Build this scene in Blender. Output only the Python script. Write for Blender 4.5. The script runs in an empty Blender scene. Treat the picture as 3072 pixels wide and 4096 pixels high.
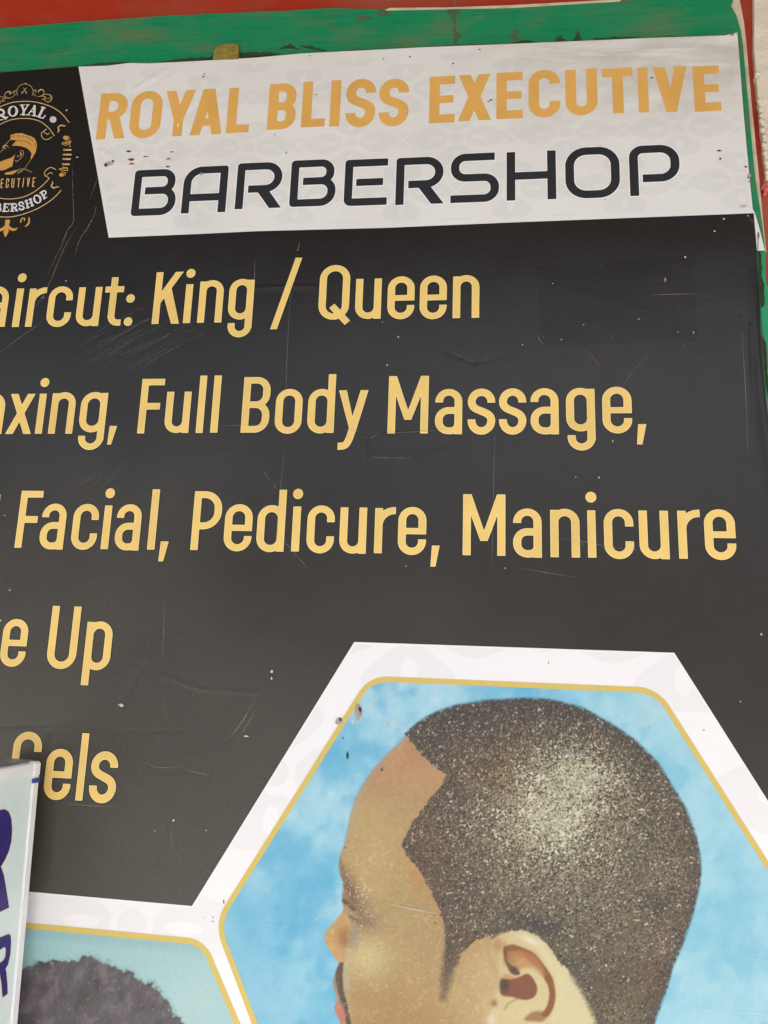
import bpy, math, random
import numpy as np
from mathutils import Vector, Matrix
from mathutils.geometry import tessellate_polygon

random.seed(4)
S = bpy.context.scene
COL = S.collection

# ------------------------------------------------------------------ camera
F_PX, CX, CY = 2900.0, 1536.0, 2048.0          # focal length and centre, in pixels of the 3072 x 4096 photograph
YAW, PITCH, ROLL = math.radians(-6.53), math.radians(11.3), math.radians(1.93)
CAM = np.array([0.0, -1.5, 1.55])              # 1.5 m in front of the sign, eye height
fwd = np.array([math.sin(YAW)*math.cos(PITCH), math.cos(YAW)*math.cos(PITCH), math.sin(PITCH)])
rgt0 = np.array([math.cos(YAW), -math.sin(YAW), 0.0])
up0 = np.cross(rgt0, fwd)
rgt = math.cos(ROLL)*rgt0 + math.sin(ROLL)*up0
upv = -math.sin(ROLL)*rgt0 + math.cos(ROLL)*up0
cam_d = bpy.data.cameras.new('camera')
cam_d.sensor_fit = 'VERTICAL'; cam_d.sensor_height = 36.0; cam_d.sensor_width = 27.0
cam_d.lens = F_PX/4096.0*36.0
cam_d.clip_start = 0.02; cam_d.clip_end = 500
cam = bpy.data.objects.new('camera', cam_d); COL.objects.link(cam)
M = Matrix(((rgt[0], upv[0], -fwd[0], CAM[0]), (rgt[1], upv[1], -fwd[1], CAM[1]), (rgt[2], upv[2], -fwd[2], CAM[2]), (0, 0, 0, 1)))
cam.matrix_world = M
S.camera = cam

# ------------------------------------------------------------------ sky, sun, exposure
SUN_EL, SUN_AZ = math.radians(57), math.radians(165)   # high sun behind the viewer: the eave keeps the sign in open shade, the yard is sunlit
world = bpy.data.worlds.new('World'); S.world = world; world.use_nodes = True
wn = world.node_tree; wn.nodes.clear()
sky = wn.nodes.new('ShaderNodeTexSky'); sky.sky_type = 'NISHITA'; sky.sun_disc = False
sky.sun_elevation = SUN_EL; sky.sun_rotation = SUN_AZ
sky.air_density = 1.0; sky.dust_density = 5.0; sky.ozone_density = 1.0
bg = wn.nodes.new('ShaderNodeBackground'); bg.inputs['Strength'].default_value = 0.095
wo = wn.nodes.new('ShaderNodeOutputWorld')
wn.links.new(sky.outputs[0], bg.inputs[0]); wn.links.new(bg.outputs[0], wo.inputs[0])
sun_d = bpy.data.lights.new('sun', 'SUN'); sun_d.energy = 5.0; sun_d.angle = math.radians(0.53); sun_d.color = (1.0, 0.97, 0.93)
sun = bpy.data.objects.new('sun', sun_d); COL.objects.link(sun)
sdir = Vector((math.sin(SUN_AZ)*math.cos(SUN_EL), math.cos(SUN_AZ)*math.cos(SUN_EL), math.sin(SUN_EL)))
sun.rotation_euler = sdir.to_track_quat('Z', 'Y').to_euler(); sun.location = sdir*20
S.view_settings.view_transform = 'Standard'; S.view_settings.look = 'None'
S.view_settings.exposure = 0.97; S.view_settings.gamma = 1.0; S.view_settings.use_curve_mapping = False
S.cycles.use_denoising = True; S.cycles.max_bounces = 5

# ------------------------------------------------------------------ measuring: a photo pixel to a point on a vertical plane y = const
def px(u, v, y=0.0):
    u = np.asarray(u, float); v = np.asarray(v, float)
    a = (u-CX)/F_PX; b = -(v-CY)/F_PX
    dx = fwd[0]+a*rgt[0]+b*upv[0]; dy = fwd[1]+a*rgt[1]+b*upv[1]; dz = fwd[2]+a*rgt[2]+b*upv[2]
    t = (y-CAM[1])/dy
    return CAM[0]+t*dx, CAM[2]+t*dz
def to_px(x, z, y=0.0):
    d0, d1, d2 = x-CAM[0], y-CAM[1], z-CAM[2]
    w = d0*fwd[0]+d1*fwd[1]+d2*fwd[2]
    return CX+F_PX*(d0*rgt[0]+d1*rgt[1]+d2*rgt[2])/w, CY-F_PX*(d0*upv[0]+d1*upv[1]+d2*upv[2])/w
def P(pts, y=0.0):
    a = np.array(pts, float); x, z = px(a[:, 0], a[:, 1], y)
    return np.stack([x, z], 1)
MM = 0.001
PXM = float(px(1537, 2048)[0]-px(1536, 2048)[0])     # metres per photo pixel at the middle of the sign

def lin(c):
    c = np.asarray(c, float)/255.0
    return np.where(c <= 0.04045, c/12.92, ((c+0.055)/1.055)**2.4)

# ------------------------------------------------------------------ materials
def crease_group(name, creases, grain=1.0):
    """procedural relief of the vinyl: soft undulation, fine grain and pressed creases, in metres on the sign plane"""
    g = bpy.data.node_groups.new(name, 'ShaderNodeTree')
    g.interface.new_socket('Strength', in_out='INPUT', socket_type='NodeSocketFloat')
    g.interface.new_socket('Normal', in_out='OUTPUT', socket_type='NodeSocketVector')
    n, l = g.nodes, g.links
    gi = n.new('NodeGroupInput'); go = n.new('NodeGroupOutput')
    geo = n.new('ShaderNodeNewGeometry')
    flat = n.new('ShaderNodeVectorMath'); flat.operation = 'MULTIPLY'; flat.inputs[1].default_value = (1, 0, 1)
    l.new(geo.outputs['Position'], flat.inputs[0])
    def noise(scale, detail, amp, stretch=None):
        src = flat.outputs[0]
        if stretch:
            m = n.new('ShaderNodeVectorMath'); m.operation = 'MULTIPLY'; m.inputs[1].default_value = stretch
            l.new(src, m.inputs[0]); src = m.outputs[0]
        t = n.new('ShaderNodeTexNoise'); t.inputs['Scale'].default_value = scale; t.inputs['Detail'].default_value = detail
        l.new(src, t.inputs['Vector'])
        m = n.new('ShaderNodeMath'); m.operation = 'MULTIPLY'; m.inputs[1].default_value = amp
        l.new(t.outputs['Fac'], m.inputs[0]); return m.outputs[0]
    acc = noise(3.2, 1.5, 6.0*MM)
    def add(a, b):
        m = n.new('ShaderNodeMath'); m.operation = 'ADD'; l.new(a, m.inputs[0]); l.new(b, m.inputs[1]); return m.outputs[0]
    acc = add(acc, noise(330, 2.0, 0.085*MM*grain))
    acc = add(acc, noise(60, 2.0, 0.26*MM*grain, (1, 1, 1.6)))
    for (u0, v0, u1, v1, w, amp) in creases:
        (ax, az), (bx, bz) = P([(u0, v0), (u1, v1)])
        d = np.array([bx-ax, 0, bz-az]); L2 = float(d@d)+1e-9
        s = n.new('ShaderNodeVectorMath'); s.operation = 'SUBTRACT'; s.inputs[1].default_value = (ax, 0, az); l.new(flat.outputs[0], s.inputs[0])
        dt = n.new('ShaderNodeVectorMath'); dt.operation = 'DOT_PRODUCT'; dt.inputs[1].default_value = tuple(d/L2); l.new(s.outputs[0], dt.inputs[0])
        cl = n.new('ShaderNodeClamp'); l.new(dt.outputs['Value'], cl.inputs[0])
        sc = n.new('ShaderNodeVectorMath'); sc.operation = 'SCALE'; sc.inputs[0].default_value = tuple(d); l.new(cl.outputs[0], sc.inputs['Scale'])
        ds = n.new('ShaderNodeVectorMath'); ds.operation = 'DISTANCE'; l.new(s.outputs[0], ds.inputs[0]); l.new(sc.outputs[0], ds.inputs[1])
        mr = n.new('ShaderNodeMapRange'); mr.interpolation_type = 'SMOOTHSTEP'
        mr.inputs[1].default_value = 0; mr.inputs[2].default_value = w*PXM; mr.inputs[3].default_value = amp*MM; mr.inputs[4].default_value = 0
        l.new(ds.outputs['Value'], mr.inputs[0]); acc = add(acc, mr.outputs[0])
    b = n.new('ShaderNodeBump'); b.inputs['Distance'].default_value = 1.0
    l.new(gi.outputs[0], b.inputs['Strength']); l.new(acc, b.inputs['Height']); l.new(b.outputs[0], go.inputs[0])
    return g

SHEET_CREASES = [
 (900,1704,1104,1703,9,.25),(1357,1718,1474,1731,9,.3),(1474,1762,1511,1737,8,.5),(1536,1733,1777,1722,10,.55),
 (1462,1771,1462,1826,14,-.5),(1462,1834,1653,1834,14,-.6),(1653,1834,1790,1800,16,-.4),(1500,1790,1760,1775,60,.9),
 (1978,1734,1972,2048,8,.35),(1972,2048,1966,2300,7,.25),(1966,2300,1960,2520,7,.15),
 (710,1808,888,1796,12,-.35),(888,1796,1024,1811,12,-.35),(851,1694,986,1684,9,.25),
 (1780,1400,1845,1425,30,-.35),(1845,1425,1900,1444,26,-.4),(1900,1444,1990,1430,28,-.35),
 (2344,1394,2412,1481,20,.35),(1024,1154,1271,1147,22,.35),(2208,1141,2604,1246,34,.12),
 (660,2381,654,2640,9,.2),(648,2702,802,2758,18,.35),(802,2758,1024,2773,18,.3),(654,2776,679,2894,14,.3),
 (488,2807,574,2665,26,-.6),(0,2906,296,2894,16,-.35),(296,2894,370,2924,16,-.35),(370,2924,740,2924,16,-.3),
 (204,2955,204,2980,30,-1.2),(692,3290,685,3380,12,.25),(685,3380,730,3445,12,.25),
 (2962,1270,2990,1830,16,.35),(3000,1300,3012,1700,12,.45),(2930,1500,2960,2000,18,.3),(265,3211,469,3226,12,.3),
 (560,3110,780,3100,12,.25),(1700,2330,1930,2390,26,.45),(1800,2150,1500,2250,40,-.4)]
HEAD_CREASES = [(673,272,537,358,22,.7),(690,290,600,345,18,-.4),(2150,190,2420,215,14,.3),(2300,225,2700,222,14,-.3),(2400,200,2850,190,12,.3),
 (2560,240,2900,255,14,.3),(2100,230,2300,250,12,-.25),(2700,205,2920,230,12,-.25),(400,600,470,640,20,.5)]
PHOTO_CREASES = [(1024,3695,1240,3698,6,.2),(1024,3850,1950,3955,7,.2),(1456,3705,2042,3742,6,.2),(2727,3800,3072,3838,8,.25),(2634,4022,3072,4054,8,.25),
 (122,3605,800,3660,12,.2)]
G_SHEET = crease_group('sheet_relief', SHEET_CREASES, 1.0)
G_LET = crease_group('letter_relief', SHEET_CREASES[:4], 1.0)
G_HEAD = crease_group('heading_relief', HEAD_CREASES, .8)
G_PHOTO = crease_group('photo_relief', PHOTO_CREASES, .6)

def pmat(name, rgb, rough=0.45, spec=0.5, relief=None, rs=1.0, dirt=None, vary=0.0, vscale=8.0, bump=None, coat=0.0):
    """Principled material with procedural tone variation, optional vinyl relief or noise bump"""
    m = bpy.data.materials.new(name); m.use_nodes = True
    n, l = m.node_tree.nodes, m.node_tree.links
    b = n['Principled BSDF']
    b.inputs['Roughness'].default_value = rough; b.inputs['Specular IOR Level'].default_value = spec
    if coat: b.inputs['Coat Weight'].default_value = coat; b.inputs['Coat Roughness'].default_value = 0.2
    c = tuple(np.clip(rgb, 0, 1))+(1,)
    geo = n.new('ShaderNodeNewGeometry')
    t = n.new('ShaderNodeTexNoise'); t.inputs['Scale'].default_value = vscale; t.inputs['Detail'].default_value = 5
    l.new(geo.outputs['Position'], t.inputs['Vector'])
    mx = n.new('ShaderNodeMix'); mx.data_type = 'RGBA'
    d = dirt if dirt is not None else tuple(np.clip(np.array(rgb)*(1-vary), 0, 1))
    mx.inputs[6].default_value = c; mx.inputs[7].default_value = tuple(d)+(1,)
    mr = n.new('ShaderNodeMapRange'); mr.inputs[1].default_value = .45; mr.inputs[2].default_value = .8
    mr.inputs[3].default_value = 0; mr.inputs[4].default_value = 1.0 if dirt is None else vary
    l.new(t.outputs['Fac'], mr.inputs[0]); l.new(mr.outputs[0], mx.inputs[0]); l.new(mx.outputs[2], b.inputs['Base Color'])
    if relief:
        g = n.new('ShaderNodeGroup'); g.node_tree = relief; g.inputs[0].default_value = rs
        l.new(g.outputs[0], b.inputs['Normal'])
    elif bump:
        bs, bd = bump
        t2 = n.new('ShaderNodeTexNoise'); t2.inputs['Scale'].default_value = bs; t2.inputs['Detail'].default_value = 6
        l.new(geo.outputs['Position'], t2.inputs['Vector'])
        bb = n.new('ShaderNodeBump'); bb.inputs['Distance'].default_value = bd
        l.new(t2.outputs['Fac'], bb.inputs['Height']); l.new(bb.outputs[0], b.inputs['Normal'])
    return m

def grubby_corner(m, rgb):
    """brown handling grime rubbed into the upper right of the heading"""
    n, l = m.node_tree.nodes, m.node_tree.links; b = n['Principled BSDF']; src = b.inputs['Base Color'].links[0].from_socket
    geo = n.new('ShaderNodeNewGeometry'); sep = n.new('ShaderNodeSeparateXYZ'); l.new(geo.outputs['Position'], sep.inputs[0])
    t = n.new('ShaderNodeTexNoise'); t.inputs['Scale'].default_value = 9; t.inputs['Detail'].default_value = 5
    mp = n.new('ShaderNodeVectorMath'); mp.operation = 'MULTIPLY'; mp.inputs[1].default_value = (1, 1, 3.0); l.new(geo.outputs['Position'], mp.inputs[0]); l.new(mp.outputs[0], t.inputs['Vector'])
    def mr(sock, a, c):
        k = n.new('ShaderNodeMapRange'); k.interpolation_type = 'SMOOTHSTEP'; k.inputs[1].default_value = a; k.inputs[2].default_value = c; l.new(sock, k.inputs[0]); return k.outputs[0]
    def mul(a, c):
        k = n.new('ShaderNodeMath'); k.operation = 'MULTIPLY'; l.new(a, k.inputs[0])
        if isinstance(c, float): k.inputs[1].default_value = c
        else: l.new(c, k.inputs[1])
        return k.outputs[0]
    x0 = float(px(1500, 300)[0]); x1 = float(px(2700, 300)[0]); z0 = float(px(2500, 640)[1]); z1 = float(px(2500, 230)[1])
    f = mul(mul(mul(mr(sep.outputs[0], x0, x1), mr(sep.outputs[2], z0, z1)), mr(t.outputs['Fac'], .25, .65)), .6)
    mx = n.new('ShaderNodeMix'); mx.data_type = 'RGBA'; mx.inputs[7].default_value = tuple(rgb)+(1,)
    l.new(f, mx.inputs[0]); l.new(src, mx.inputs[6]); l.new(mx.outputs[2], b.inputs['Base Color'])

def weathered(m, rgb, stretch, lo, hi, k):
    """streaky weathering rubbed over a painted surface"""
    n, l = m.node_tree.nodes, m.node_tree.links; b = n['Principled BSDF']; src = b.inputs['Base Color'].links[0].from_socket
    geo = n.new('ShaderNodeNewGeometry'); mp = n.new('ShaderNodeVectorMath'); mp.operation = 'MULTIPLY'; mp.inputs[1].default_value = stretch; l.new(geo.outputs['Position'], mp.inputs[0])
    t = n.new('ShaderNodeTexNoise'); t.inputs['Scale'].default_value = 1.0; t.inputs['Detail'].default_value = 7; t.inputs['Roughness'].default_value = .62; l.new(mp.outputs[0], t.inputs['Vector'])
    r = n.new('ShaderNodeMapRange'); r.inputs[1].default_value = lo; r.inputs[2].default_value = hi; r.inputs[4].default_value = k; l.new(t.outputs['Fac'], r.inputs[0])
    mx = n.new('ShaderNodeMix'); mx.data_type = 'RGBA'; mx.inputs[7].default_value = tuple(rgb)+(1,)
    l.new(r.outputs[0], mx.inputs[0]); l.new(src, mx.inputs[6]); l.new(mx.outputs[2], b.inputs['Base Color'])

def amat(name, attr, relief, rough=0.4):
    """printed photograph: ink colour per vertex"""
    m = bpy.data.materials.new(name); m.use_nodes = True
    n, l = m.node_tree.nodes, m.node_tree.links
    b = n['Principled BSDF']; b.inputs['Roughness'].default_value = rough
    a = n.new('ShaderNodeVertexColor'); a.layer_name = attr
    l.new(a.outputs[0], b.inputs['Base Color'])
    g = n.new('ShaderNodeGroup'); g.node_tree = relief; g.inputs[0].default_value = 1.0
    l.new(g.outputs[0], b.inputs['Normal'])
    return m

INK_K = 0.78
def black_vinyl():
    """glossy black vinyl, with a fine mottle; dust and a reflected warm glow painted in at lower left"""
    m = pmat('black_vinyl', (.010, .0095, .009), .29, .5, G_SHEET); n, l = m.node_tree.nodes, m.node_tree.links; b = n['Principled BSDF']
    geo = n.new('ShaderNodeNewGeometry'); sep = n.new('ShaderNodeSeparateXYZ'); l.new(geo.outputs['Position'], sep.inputs[0])
    def math(op, a, c):
        k = n.new('ShaderNodeMath'); k.operation = op; k.use_clamp = False
        for q, v in enumerate((a, c)):
            if isinstance(v, (int, float)): k.inputs[q].default_value = v
            else: l.new(v, k.inputs[q])
        return k.outputs[0]
    def noise(sc, det):
        t = n.new('ShaderNodeTexNoise'); t.inputs['Scale'].default_value = sc; t.inputs['Detail'].default_value = det
        l.new(geo.outputs['Position'], t.inputs['Vector']); return t.outputs['Fac']
    h = math('ADD', math('ADD', sep.outputs['Z'], math('MULTIPLY', sep.outputs['X'], .60)), math('MULTIPLY', noise(2.2, 3), -1.1))
    mr = n.new('ShaderNodeMapRange'); mr.interpolation_type = 'SMOOTHSTEP'
    mr.inputs[1].default_value = 1.35; mr.inputs[2].default_value = .05; mr.inputs[3].default_value = 0; mr.inputs[4].default_value = 1
    l.new(h, mr.inputs[0])
    f = math('MULTIPLY', mr.outputs[0], math('ADD', .55, math('MULTIPLY', noise(130, 3), .9)))
    mx = n.new('ShaderNodeMix'); mx.data_type = 'RGBA'; mx.clamp_factor = True
    mx.inputs[6].default_value = (.0125, .0102, .0082, 1); mx.inputs[7].default_value = (.060, .054, .043, 1)  # second colour: dust tone that also paints in a reflected glow
    l.new(f, mx.inputs[0])
    for k in list(b.inputs['Base Color'].links): l.remove(k)
    l.new(mx.outputs[2], b.inputs['Base Color'])
    ro = math('ADD', .24, math('MULTIPLY', noise(22, 4), .14)); l.new(ro, b.inputs['Roughness'])
    return m
M_BLACK = black_vinyl()
M_GOLD_IN = pmat('yellow_ink', lin((240, 205, 120)), .42, .4, G_LET, vary=.16, vscale=7)
M_GOLD_ED = pmat('pale_yellow_ink', lin((255, 238, 168)), .42, .4, G_LET)
M_INKBLK = pmat('deep_black_ink', (.006, .004, .004), .4, .4, G_LET)
M_HEADW = pmat('heading_white_ink', (.78, .775, .76), .42, .4, G_HEAD, vary=.35, dirt=(.60, .57, .535), vscale=4)
M_FLORAL = pmat('faint_grey_ink', (.732, .73, .72), .42, .4, G_HEAD, vary=.3, dirt=(.57, .54, .505), vscale=4)
grubby_corner(M_HEADW, (.50, .45, .38)); grubby_corner(M_FLORAL, (.49, .44, .37))
M_OCHRE = pmat('ochre_ink', lin((228, 176, 94)), .42, .4, G_HEAD, vary=.14, vscale=9)
M_SLATE = pmat('slate_ink', lin((40, 42, 47)), .4, .45, G_HEAD)
M_WHITE = pmat('white_ink', (.95, .95, .94), .42, .4, G_HEAD)
M_PHW = pmat('photo_white_ink', (.85, .85, .865), .42, .4, G_PHOTO)
M_PHF = pmat('photo_faint_ink', (.80, .795, .815), .42, .4, G_PHOTO)
M_FRAME = pmat('frame_yellow_ink', lin((226, 200, 108))*.85, .42, .4, G_PHOTO)
M_CGOLD = pmat('crest_gold_ink', lin((205, 155, 78)), .42, .4, G_LET)
M_CPALE = pmat('crest_pale_gold_ink', lin((214, 178, 122)), .42, .4, G_LET)
M_CGREY = pmat('crest_grey_ink', lin((205, 203, 202)), .42, .4, G_LET)
M_RIM = pmat('vinyl_cut_edge', lin((170, 150, 115)), .7, .3)
M_GREEN = pmat('green_plastic', lin((18, 138, 90)), .45, .45, vary=.6, dirt=lin((74, 132, 96)), vscale=6, bump=(90, .0006))
weathered(M_GREEN, lin((120, 112, 80)), (5, 1, 16), .48, .74, .75); weathered(M_GREEN, lin((14, 96, 64)), (7, 1, 160), .5, .7, .5)
M_GREENB = pmat('bright_green_tape', lin((20, 150, 105)), .4, .5, vary=.3, bump=(120, .0004))
M_REDW = pmat('red_paint', lin((172, 46, 22)), .55, .4, vary=.6, dirt=lin((176, 84, 60)), vscale=3.5, bump=(35, .002))
weathered(M_REDW, lin((150, 96, 72)), (2.2, 1, 5), .46, .72, .6)
M_SHEETW = pmat('sheet_white_back', lin((214, 196, 172)), .6, .3, vary=.5, dirt=lin((150, 118, 84)), vscale=25, bump=(60, .002))
M_PLASTER = pmat('cream_plaster', lin((224, 212, 194)), .85, .2, vary=.4, dirt=lin((180, 162, 138)), vscale=9, bump=(30, .006))
M_PINK = pmat('pink_chipped_paint', lin((222, 120, 105)), .8, .2, vary=.4, vscale=60, bump=(80, .006))
M_DIRT = pmat('brown_grime', lin((74, 72, 50)), .8, .2, vary=.5, vscale=60, bump=(150, .002)); M_DIRT.node_tree.nodes['Principled BSDF'].inputs['Alpha'].default_value = .62
M_TAPE = pmat('yellowed_tape', lin((150, 132, 62)), .35, .5, vary=.6, dirt=lin((86, 74, 30)), vscale=45, bump=(70, .004))
M_SANDY = pmat('sandy_ground', (.455, .44, .415), .95, .1, vary=.35, vscale=2.5, bump=(12, .02))
M_CHIPG = pmat('grey_torn_paper', lin((178, 172, 158)), .8, .2, vary=.5, vscale=150)
M_CHIPD = pmat('dark_green_chip', lin((28, 80, 62)), .7, .3, vary=.5, vscale=200)
M_CHIPR = pmat('red_chip', lin((150, 30, 45)), .7, .3)
M_CHIPB = pmat('dark_grime_spot', lin((62, 55, 48)), .8, .2)
M_CHIPW = pmat('white_chip', lin((205, 200, 192)), .7, .3)

def clear_mat(name, rgb, alpha, rough=.6):
    m = pmat(name, rgb, rough, .3); m.node_tree.nodes['Principled BSDF'].inputs['Alpha'].default_value = alpha; return m
M_SCUFF_GLINT = clear_mat('pale_scuff_glint', lin((190, 182, 170)), .24)
M_SCUFF_GLINT2 = clear_mat('faint_scuff_glint', lin((170, 160, 145)), .10)
M_TAPECLR = clear_mat('clear_tape_film', (.012, .012, .012), .08, .5)
M_GRIMEF = clear_mat('thin_grime_film', lin((112, 102, 72)), .42, .8)

# ------------------------------------------------------------------ object helpers
def tag(o, label=None, cat=None, group=None, kind=None):
    if label: o['label'] = label
    if cat: o['category'] = cat
    if group: o['group'] = group
    if kind: o['kind'] = kind
    return o
def link(name, me, mat, parent=None):
    o = bpy.data.objects.new(name, me); COL.objects.link(o)
    if mat is not None: me.materials.append(mat)
    if parent is not None: o.parent = parent
    return o
def empty(name, loc=(0, 0, 0)):
    o = bpy.data.objects.new(name, None); COL.objects.link(o); o.location = loc; o.empty_display_size = .05
    return o
ROOT_OFF = {}
def mesh_obj(name, verts, faces, mat, parent=None, smooth=False):
    me = bpy.data.meshes.new(name)
    me.from_pydata([tuple(map(float, v)) for v in verts], [], [tuple(map(int, f)) for f in faces]); me.update()
    if smooth: me.polygons.foreach_set('use_smooth', [True]*len(me.polygons))
    return link(name, me, mat, parent)
def _area(p): p = np.asarray(p); q = np.roll(p, -1, 0); return .5*float((p[:, 0]*q[:, 1]-q[:, 0]*p[:, 1]).sum())
def _inside(pt, p):
    q = np.roll(p, -1, 0); c = (p[:, 1] > pt[1]) != (q[:, 1] > pt[1])
    with np.errstate(divide='ignore', invalid='ignore'):
        xi = (q[:, 0]-p[:, 0])*(pt[1]-p[:, 1])/(q[:, 1]-p[:, 1])+p[:, 0]
    return bool((c & (pt[0] < xi)).sum() % 2)
def fill_loops(loops, y):
    """flat faces for closed loops (islands and holes) in plane x,z at depth y, facing -y"""
    loops = [np.asarray(l, float) for l in loops]
    order = sorted(range(len(loops)), key=lambda i: -abs(_area(loops[i])))
    groups = []
    for i in order:
        lp = loops[i]; home = None; depth = 0
        for g_ in groups:
            if _inside(lp[0], loops[g_[0]]):
                depth += 1
                if not any(_inside(lp[0], loops[h]) for h in g_[1:]): home = g_
        if home is not None: home.append(i)
        else: groups.append([i])
    verts = []; faces = []
    for g_ in groups:
        ps = [[Vector((p[0], p[1], 0)) for p in loops[i]] for i in g_]
        tris = tessellate_polygon(ps); base = len(verts)
        fp = [p for lp in ps for p in lp]; verts += [(p.x, y, p.y) for p in fp]
        for a, b, c in tris:
            pa, pb, pc = fp[a], fp[b], fp[c]
            ar = (pb.x-pa.x)*(pc.y-pa.y)-(pb.y-pa.y)*(pc.x-pa.x)
            if abs(ar) < 1e-14: continue
            faces.append((base+a, base+b, base+c) if ar > 0 else (base+a, base+c, base+b))
    return verts, faces
def slab(name, loop, y0, y1, mat, parent=None):
    """solid piece with outline loop (x,z), front at y0 (nearer the viewer), back at y1"""
    v, f = fill_loops([loop], y0); n = len(v)
    vv = v+[(p[0], y1, p[2]) for p in v]
    ff = list(f)+[tuple(n+i for i in reversed(t)) for t in f]
    area = sum(loop[i][0]*loop[(i+1) % n][1]-loop[(i+1) % n][0]*loop[i][1] for i in range(n))
    for i in range(n):
        j = (i+1) % n
        ff.append((j, i, n+i, n+j) if area > 0 else (i, j, n+j, n+i))
    return mesh_obj(name, vv, ff, mat, parent)
def box(name, lo, hi, mat, parent=None):
    x0, y0, z0 = lo; x1, y1, z1 = hi
    v = [(x0,y0,z0),(x1,y0,z0),(x1,y1,z0),(x0,y1,z0),(x0,y0,z1),(x1,y0,z1),(x1,y1,z1),(x0,y1,z1)]
    f = [(0,3,2,1),(4,5,6,7),(0,1,5,4),(1,2,6,5),(2,3,7,6),(3,0,4,7)]
    return mesh_obj(name, v, f, mat, parent)

# ------------------------------------------------------------------ signed distance drawing: outlines of letters and ornaments
def contour_loops(Fv, x0, y0, h):
    """closed outlines of Fv < 0 on a regular grid (marching squares)"""
    Fv = np.pad(Fv, 1, constant_values=1e3); x0 -= h; y0 -= h
    Fv = np.where(np.abs(Fv) < 1e-12, 1e-12, Fv)
    ny, nx = Fv.shape; ins = Fv < 0
    c = (ins[:-1, :-1]*1+ins[:-1, 1:]*2+ins[1:, 1:]*4+ins[1:, :-1]*8)
    jj, ii = np.nonzero((c > 0) & (c < 15))
    T = {1: [(3, 0)], 2: [(0, 1)], 3: [(3, 1)], 4: [(1, 2)], 5: [(3, 0), (1, 2)], 6: [(0, 2)], 7: [(3, 2)], 8: [(2, 3)], 9: [(2, 0)],
         10: [(0, 1), (2, 3)], 11: [(2, 1)], 12: [(1, 3)], 13: [(1, 0)], 14: [(0, 3)]}
    nxt = {}
    for j, i in zip(jj.tolist(), ii.tolist()):
        e = ((0, j, i), (1, j, i+1), (0, j+1, i), (1, j, i))
        for a, b in T[int(c[j, i])]: nxt[e[a]] = e[b]
    loops = []; fl = Fv
    def pt(e):
        k, j, i = e
        if k == 0:
            a, b = fl[j, i], fl[j, i+1]; return (x0+h*(i+a/(a-b)), y0+h*j)
        a, b = fl[j, i], fl[j+1, i]; return (x0+h*i, y0+h*(j+a/(a-b)))
    while nxt:
        s, e = nxt.popitem(); lp = [s]
        while e != s:
            lp.append(e); e = nxt.pop(e, s)
        if len(lp) > 3: loops.append(np.array([pt(q) for q in lp]))
    return loops
def simplify(p, tol):
    def dp(q):
        keep = np.zeros(len(q), bool); keep[0] = keep[-1] = True; st = [(0, len(q)-1)]
        while st:
            a, b = st.pop()
            if b-a < 2: continue
            d = q[b]-q[a]; L = math.hypot(*d)+1e-12; r = q[a+1:b]-q[a]
            dist = np.abs(r[:, 0]*d[1]-r[:, 1]*d[0])/L if L > 1e-9 else np.hypot(r[:, 0], r[:, 1])
            k = int(dist.argmax())
            if dist[k] > tol: k += a+1; keep[k] = True; st += [(a, k), (k, b)]
        return q[keep]
    far = int(((p-p[0])**2).sum(1).argmax())
    if far == 0: return p
    return np.concatenate([dp(p[:far+1])[:-1], dp(np.concatenate([p[far:], p[:1]]))[:-1]])
def shape_obj(name, sdf, bounds, h, y, mat, parent, xform=None, tol=.12, off=0.0, kind=None, split=False):
    x0, y0, x1, y1 = bounds
    xs = np.arange(x0, x1+h, h); ys = np.arange(y0, y1+h, h)
    X, Y = np.meshgrid(xs, ys)
    loops = contour_loops(sdf(X, Y)-off, x0, y0, h)
    out = []
    for lp in loops:
        q = simplify(lp, tol*h)
        if len(q) < 3: continue
        if xform is not None: q = np.stack(xform(q[:, 0], q[:, 1]), 1)
        out.append(q)
    if not out: return None
    if split:
        big = [q for q in out if not any(r is not q and _inside(q[0], r) for r in out)]
        for q in big:
            v, f = fill_loops([q]+[r for r in out if r is not q and _inside(r[0], q)], y)
            mesh_obj(name, v, f, mat, parent)
        return None
    v, f = fill_loops(out, y)
    o = mesh_obj(name, v, f, mat, parent)
    if kind: o['kind'] = kind
    return o

def dbox(X, Y, x0, y0, x1, y1):
    dx = np.maximum(x0-X, X-x1); dy = np.maximum(y0-Y, Y-y1)
    return np.minimum(np.maximum(dx, dy), 0)+np.hypot(np.maximum(dx, 0), np.maximum(dy, 0))
def drr(X, Y, x0, y0, x1, y1, r):
    """rounded rectangle; r one radius or (bottom left, bottom right, top right, top left)"""
    cx, cy = (x0+x1)/2, (y0+y1)/2; hx, hy = (x1-x0)/2, (y1-y0)/2
    if np.isscalar(r): R = min(r, hx, hy)
    else:
        bl, br, tr, tl = [min(max(k, 0), hx, hy) for k in r]
        R = np.where(X < cx, np.where(Y < cy, bl, tl), np.where(Y < cy, br, tr))
    qx = np.abs(X-cx)-hx+R; qy = np.abs(Y-cy)-hy+R
    return np.minimum(np.maximum(qx, qy), 0)+np.hypot(np.maximum(qx, 0), np.maximum(qy, 0))-R
def ring(X, Y, x0, y0, x1, y1, r, s, sv=None):
    sv = s if sv is None else sv
    ri = tuple(max(k-s, 0) for k in r) if not np.isscalar(r) else max(r-s, 0)
    return np.maximum(drr(X, Y, x0, y0, x1, y1, r), -drr(X, Y, x0+s, y0+sv, x1-s, y1-sv, ri))
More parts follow.
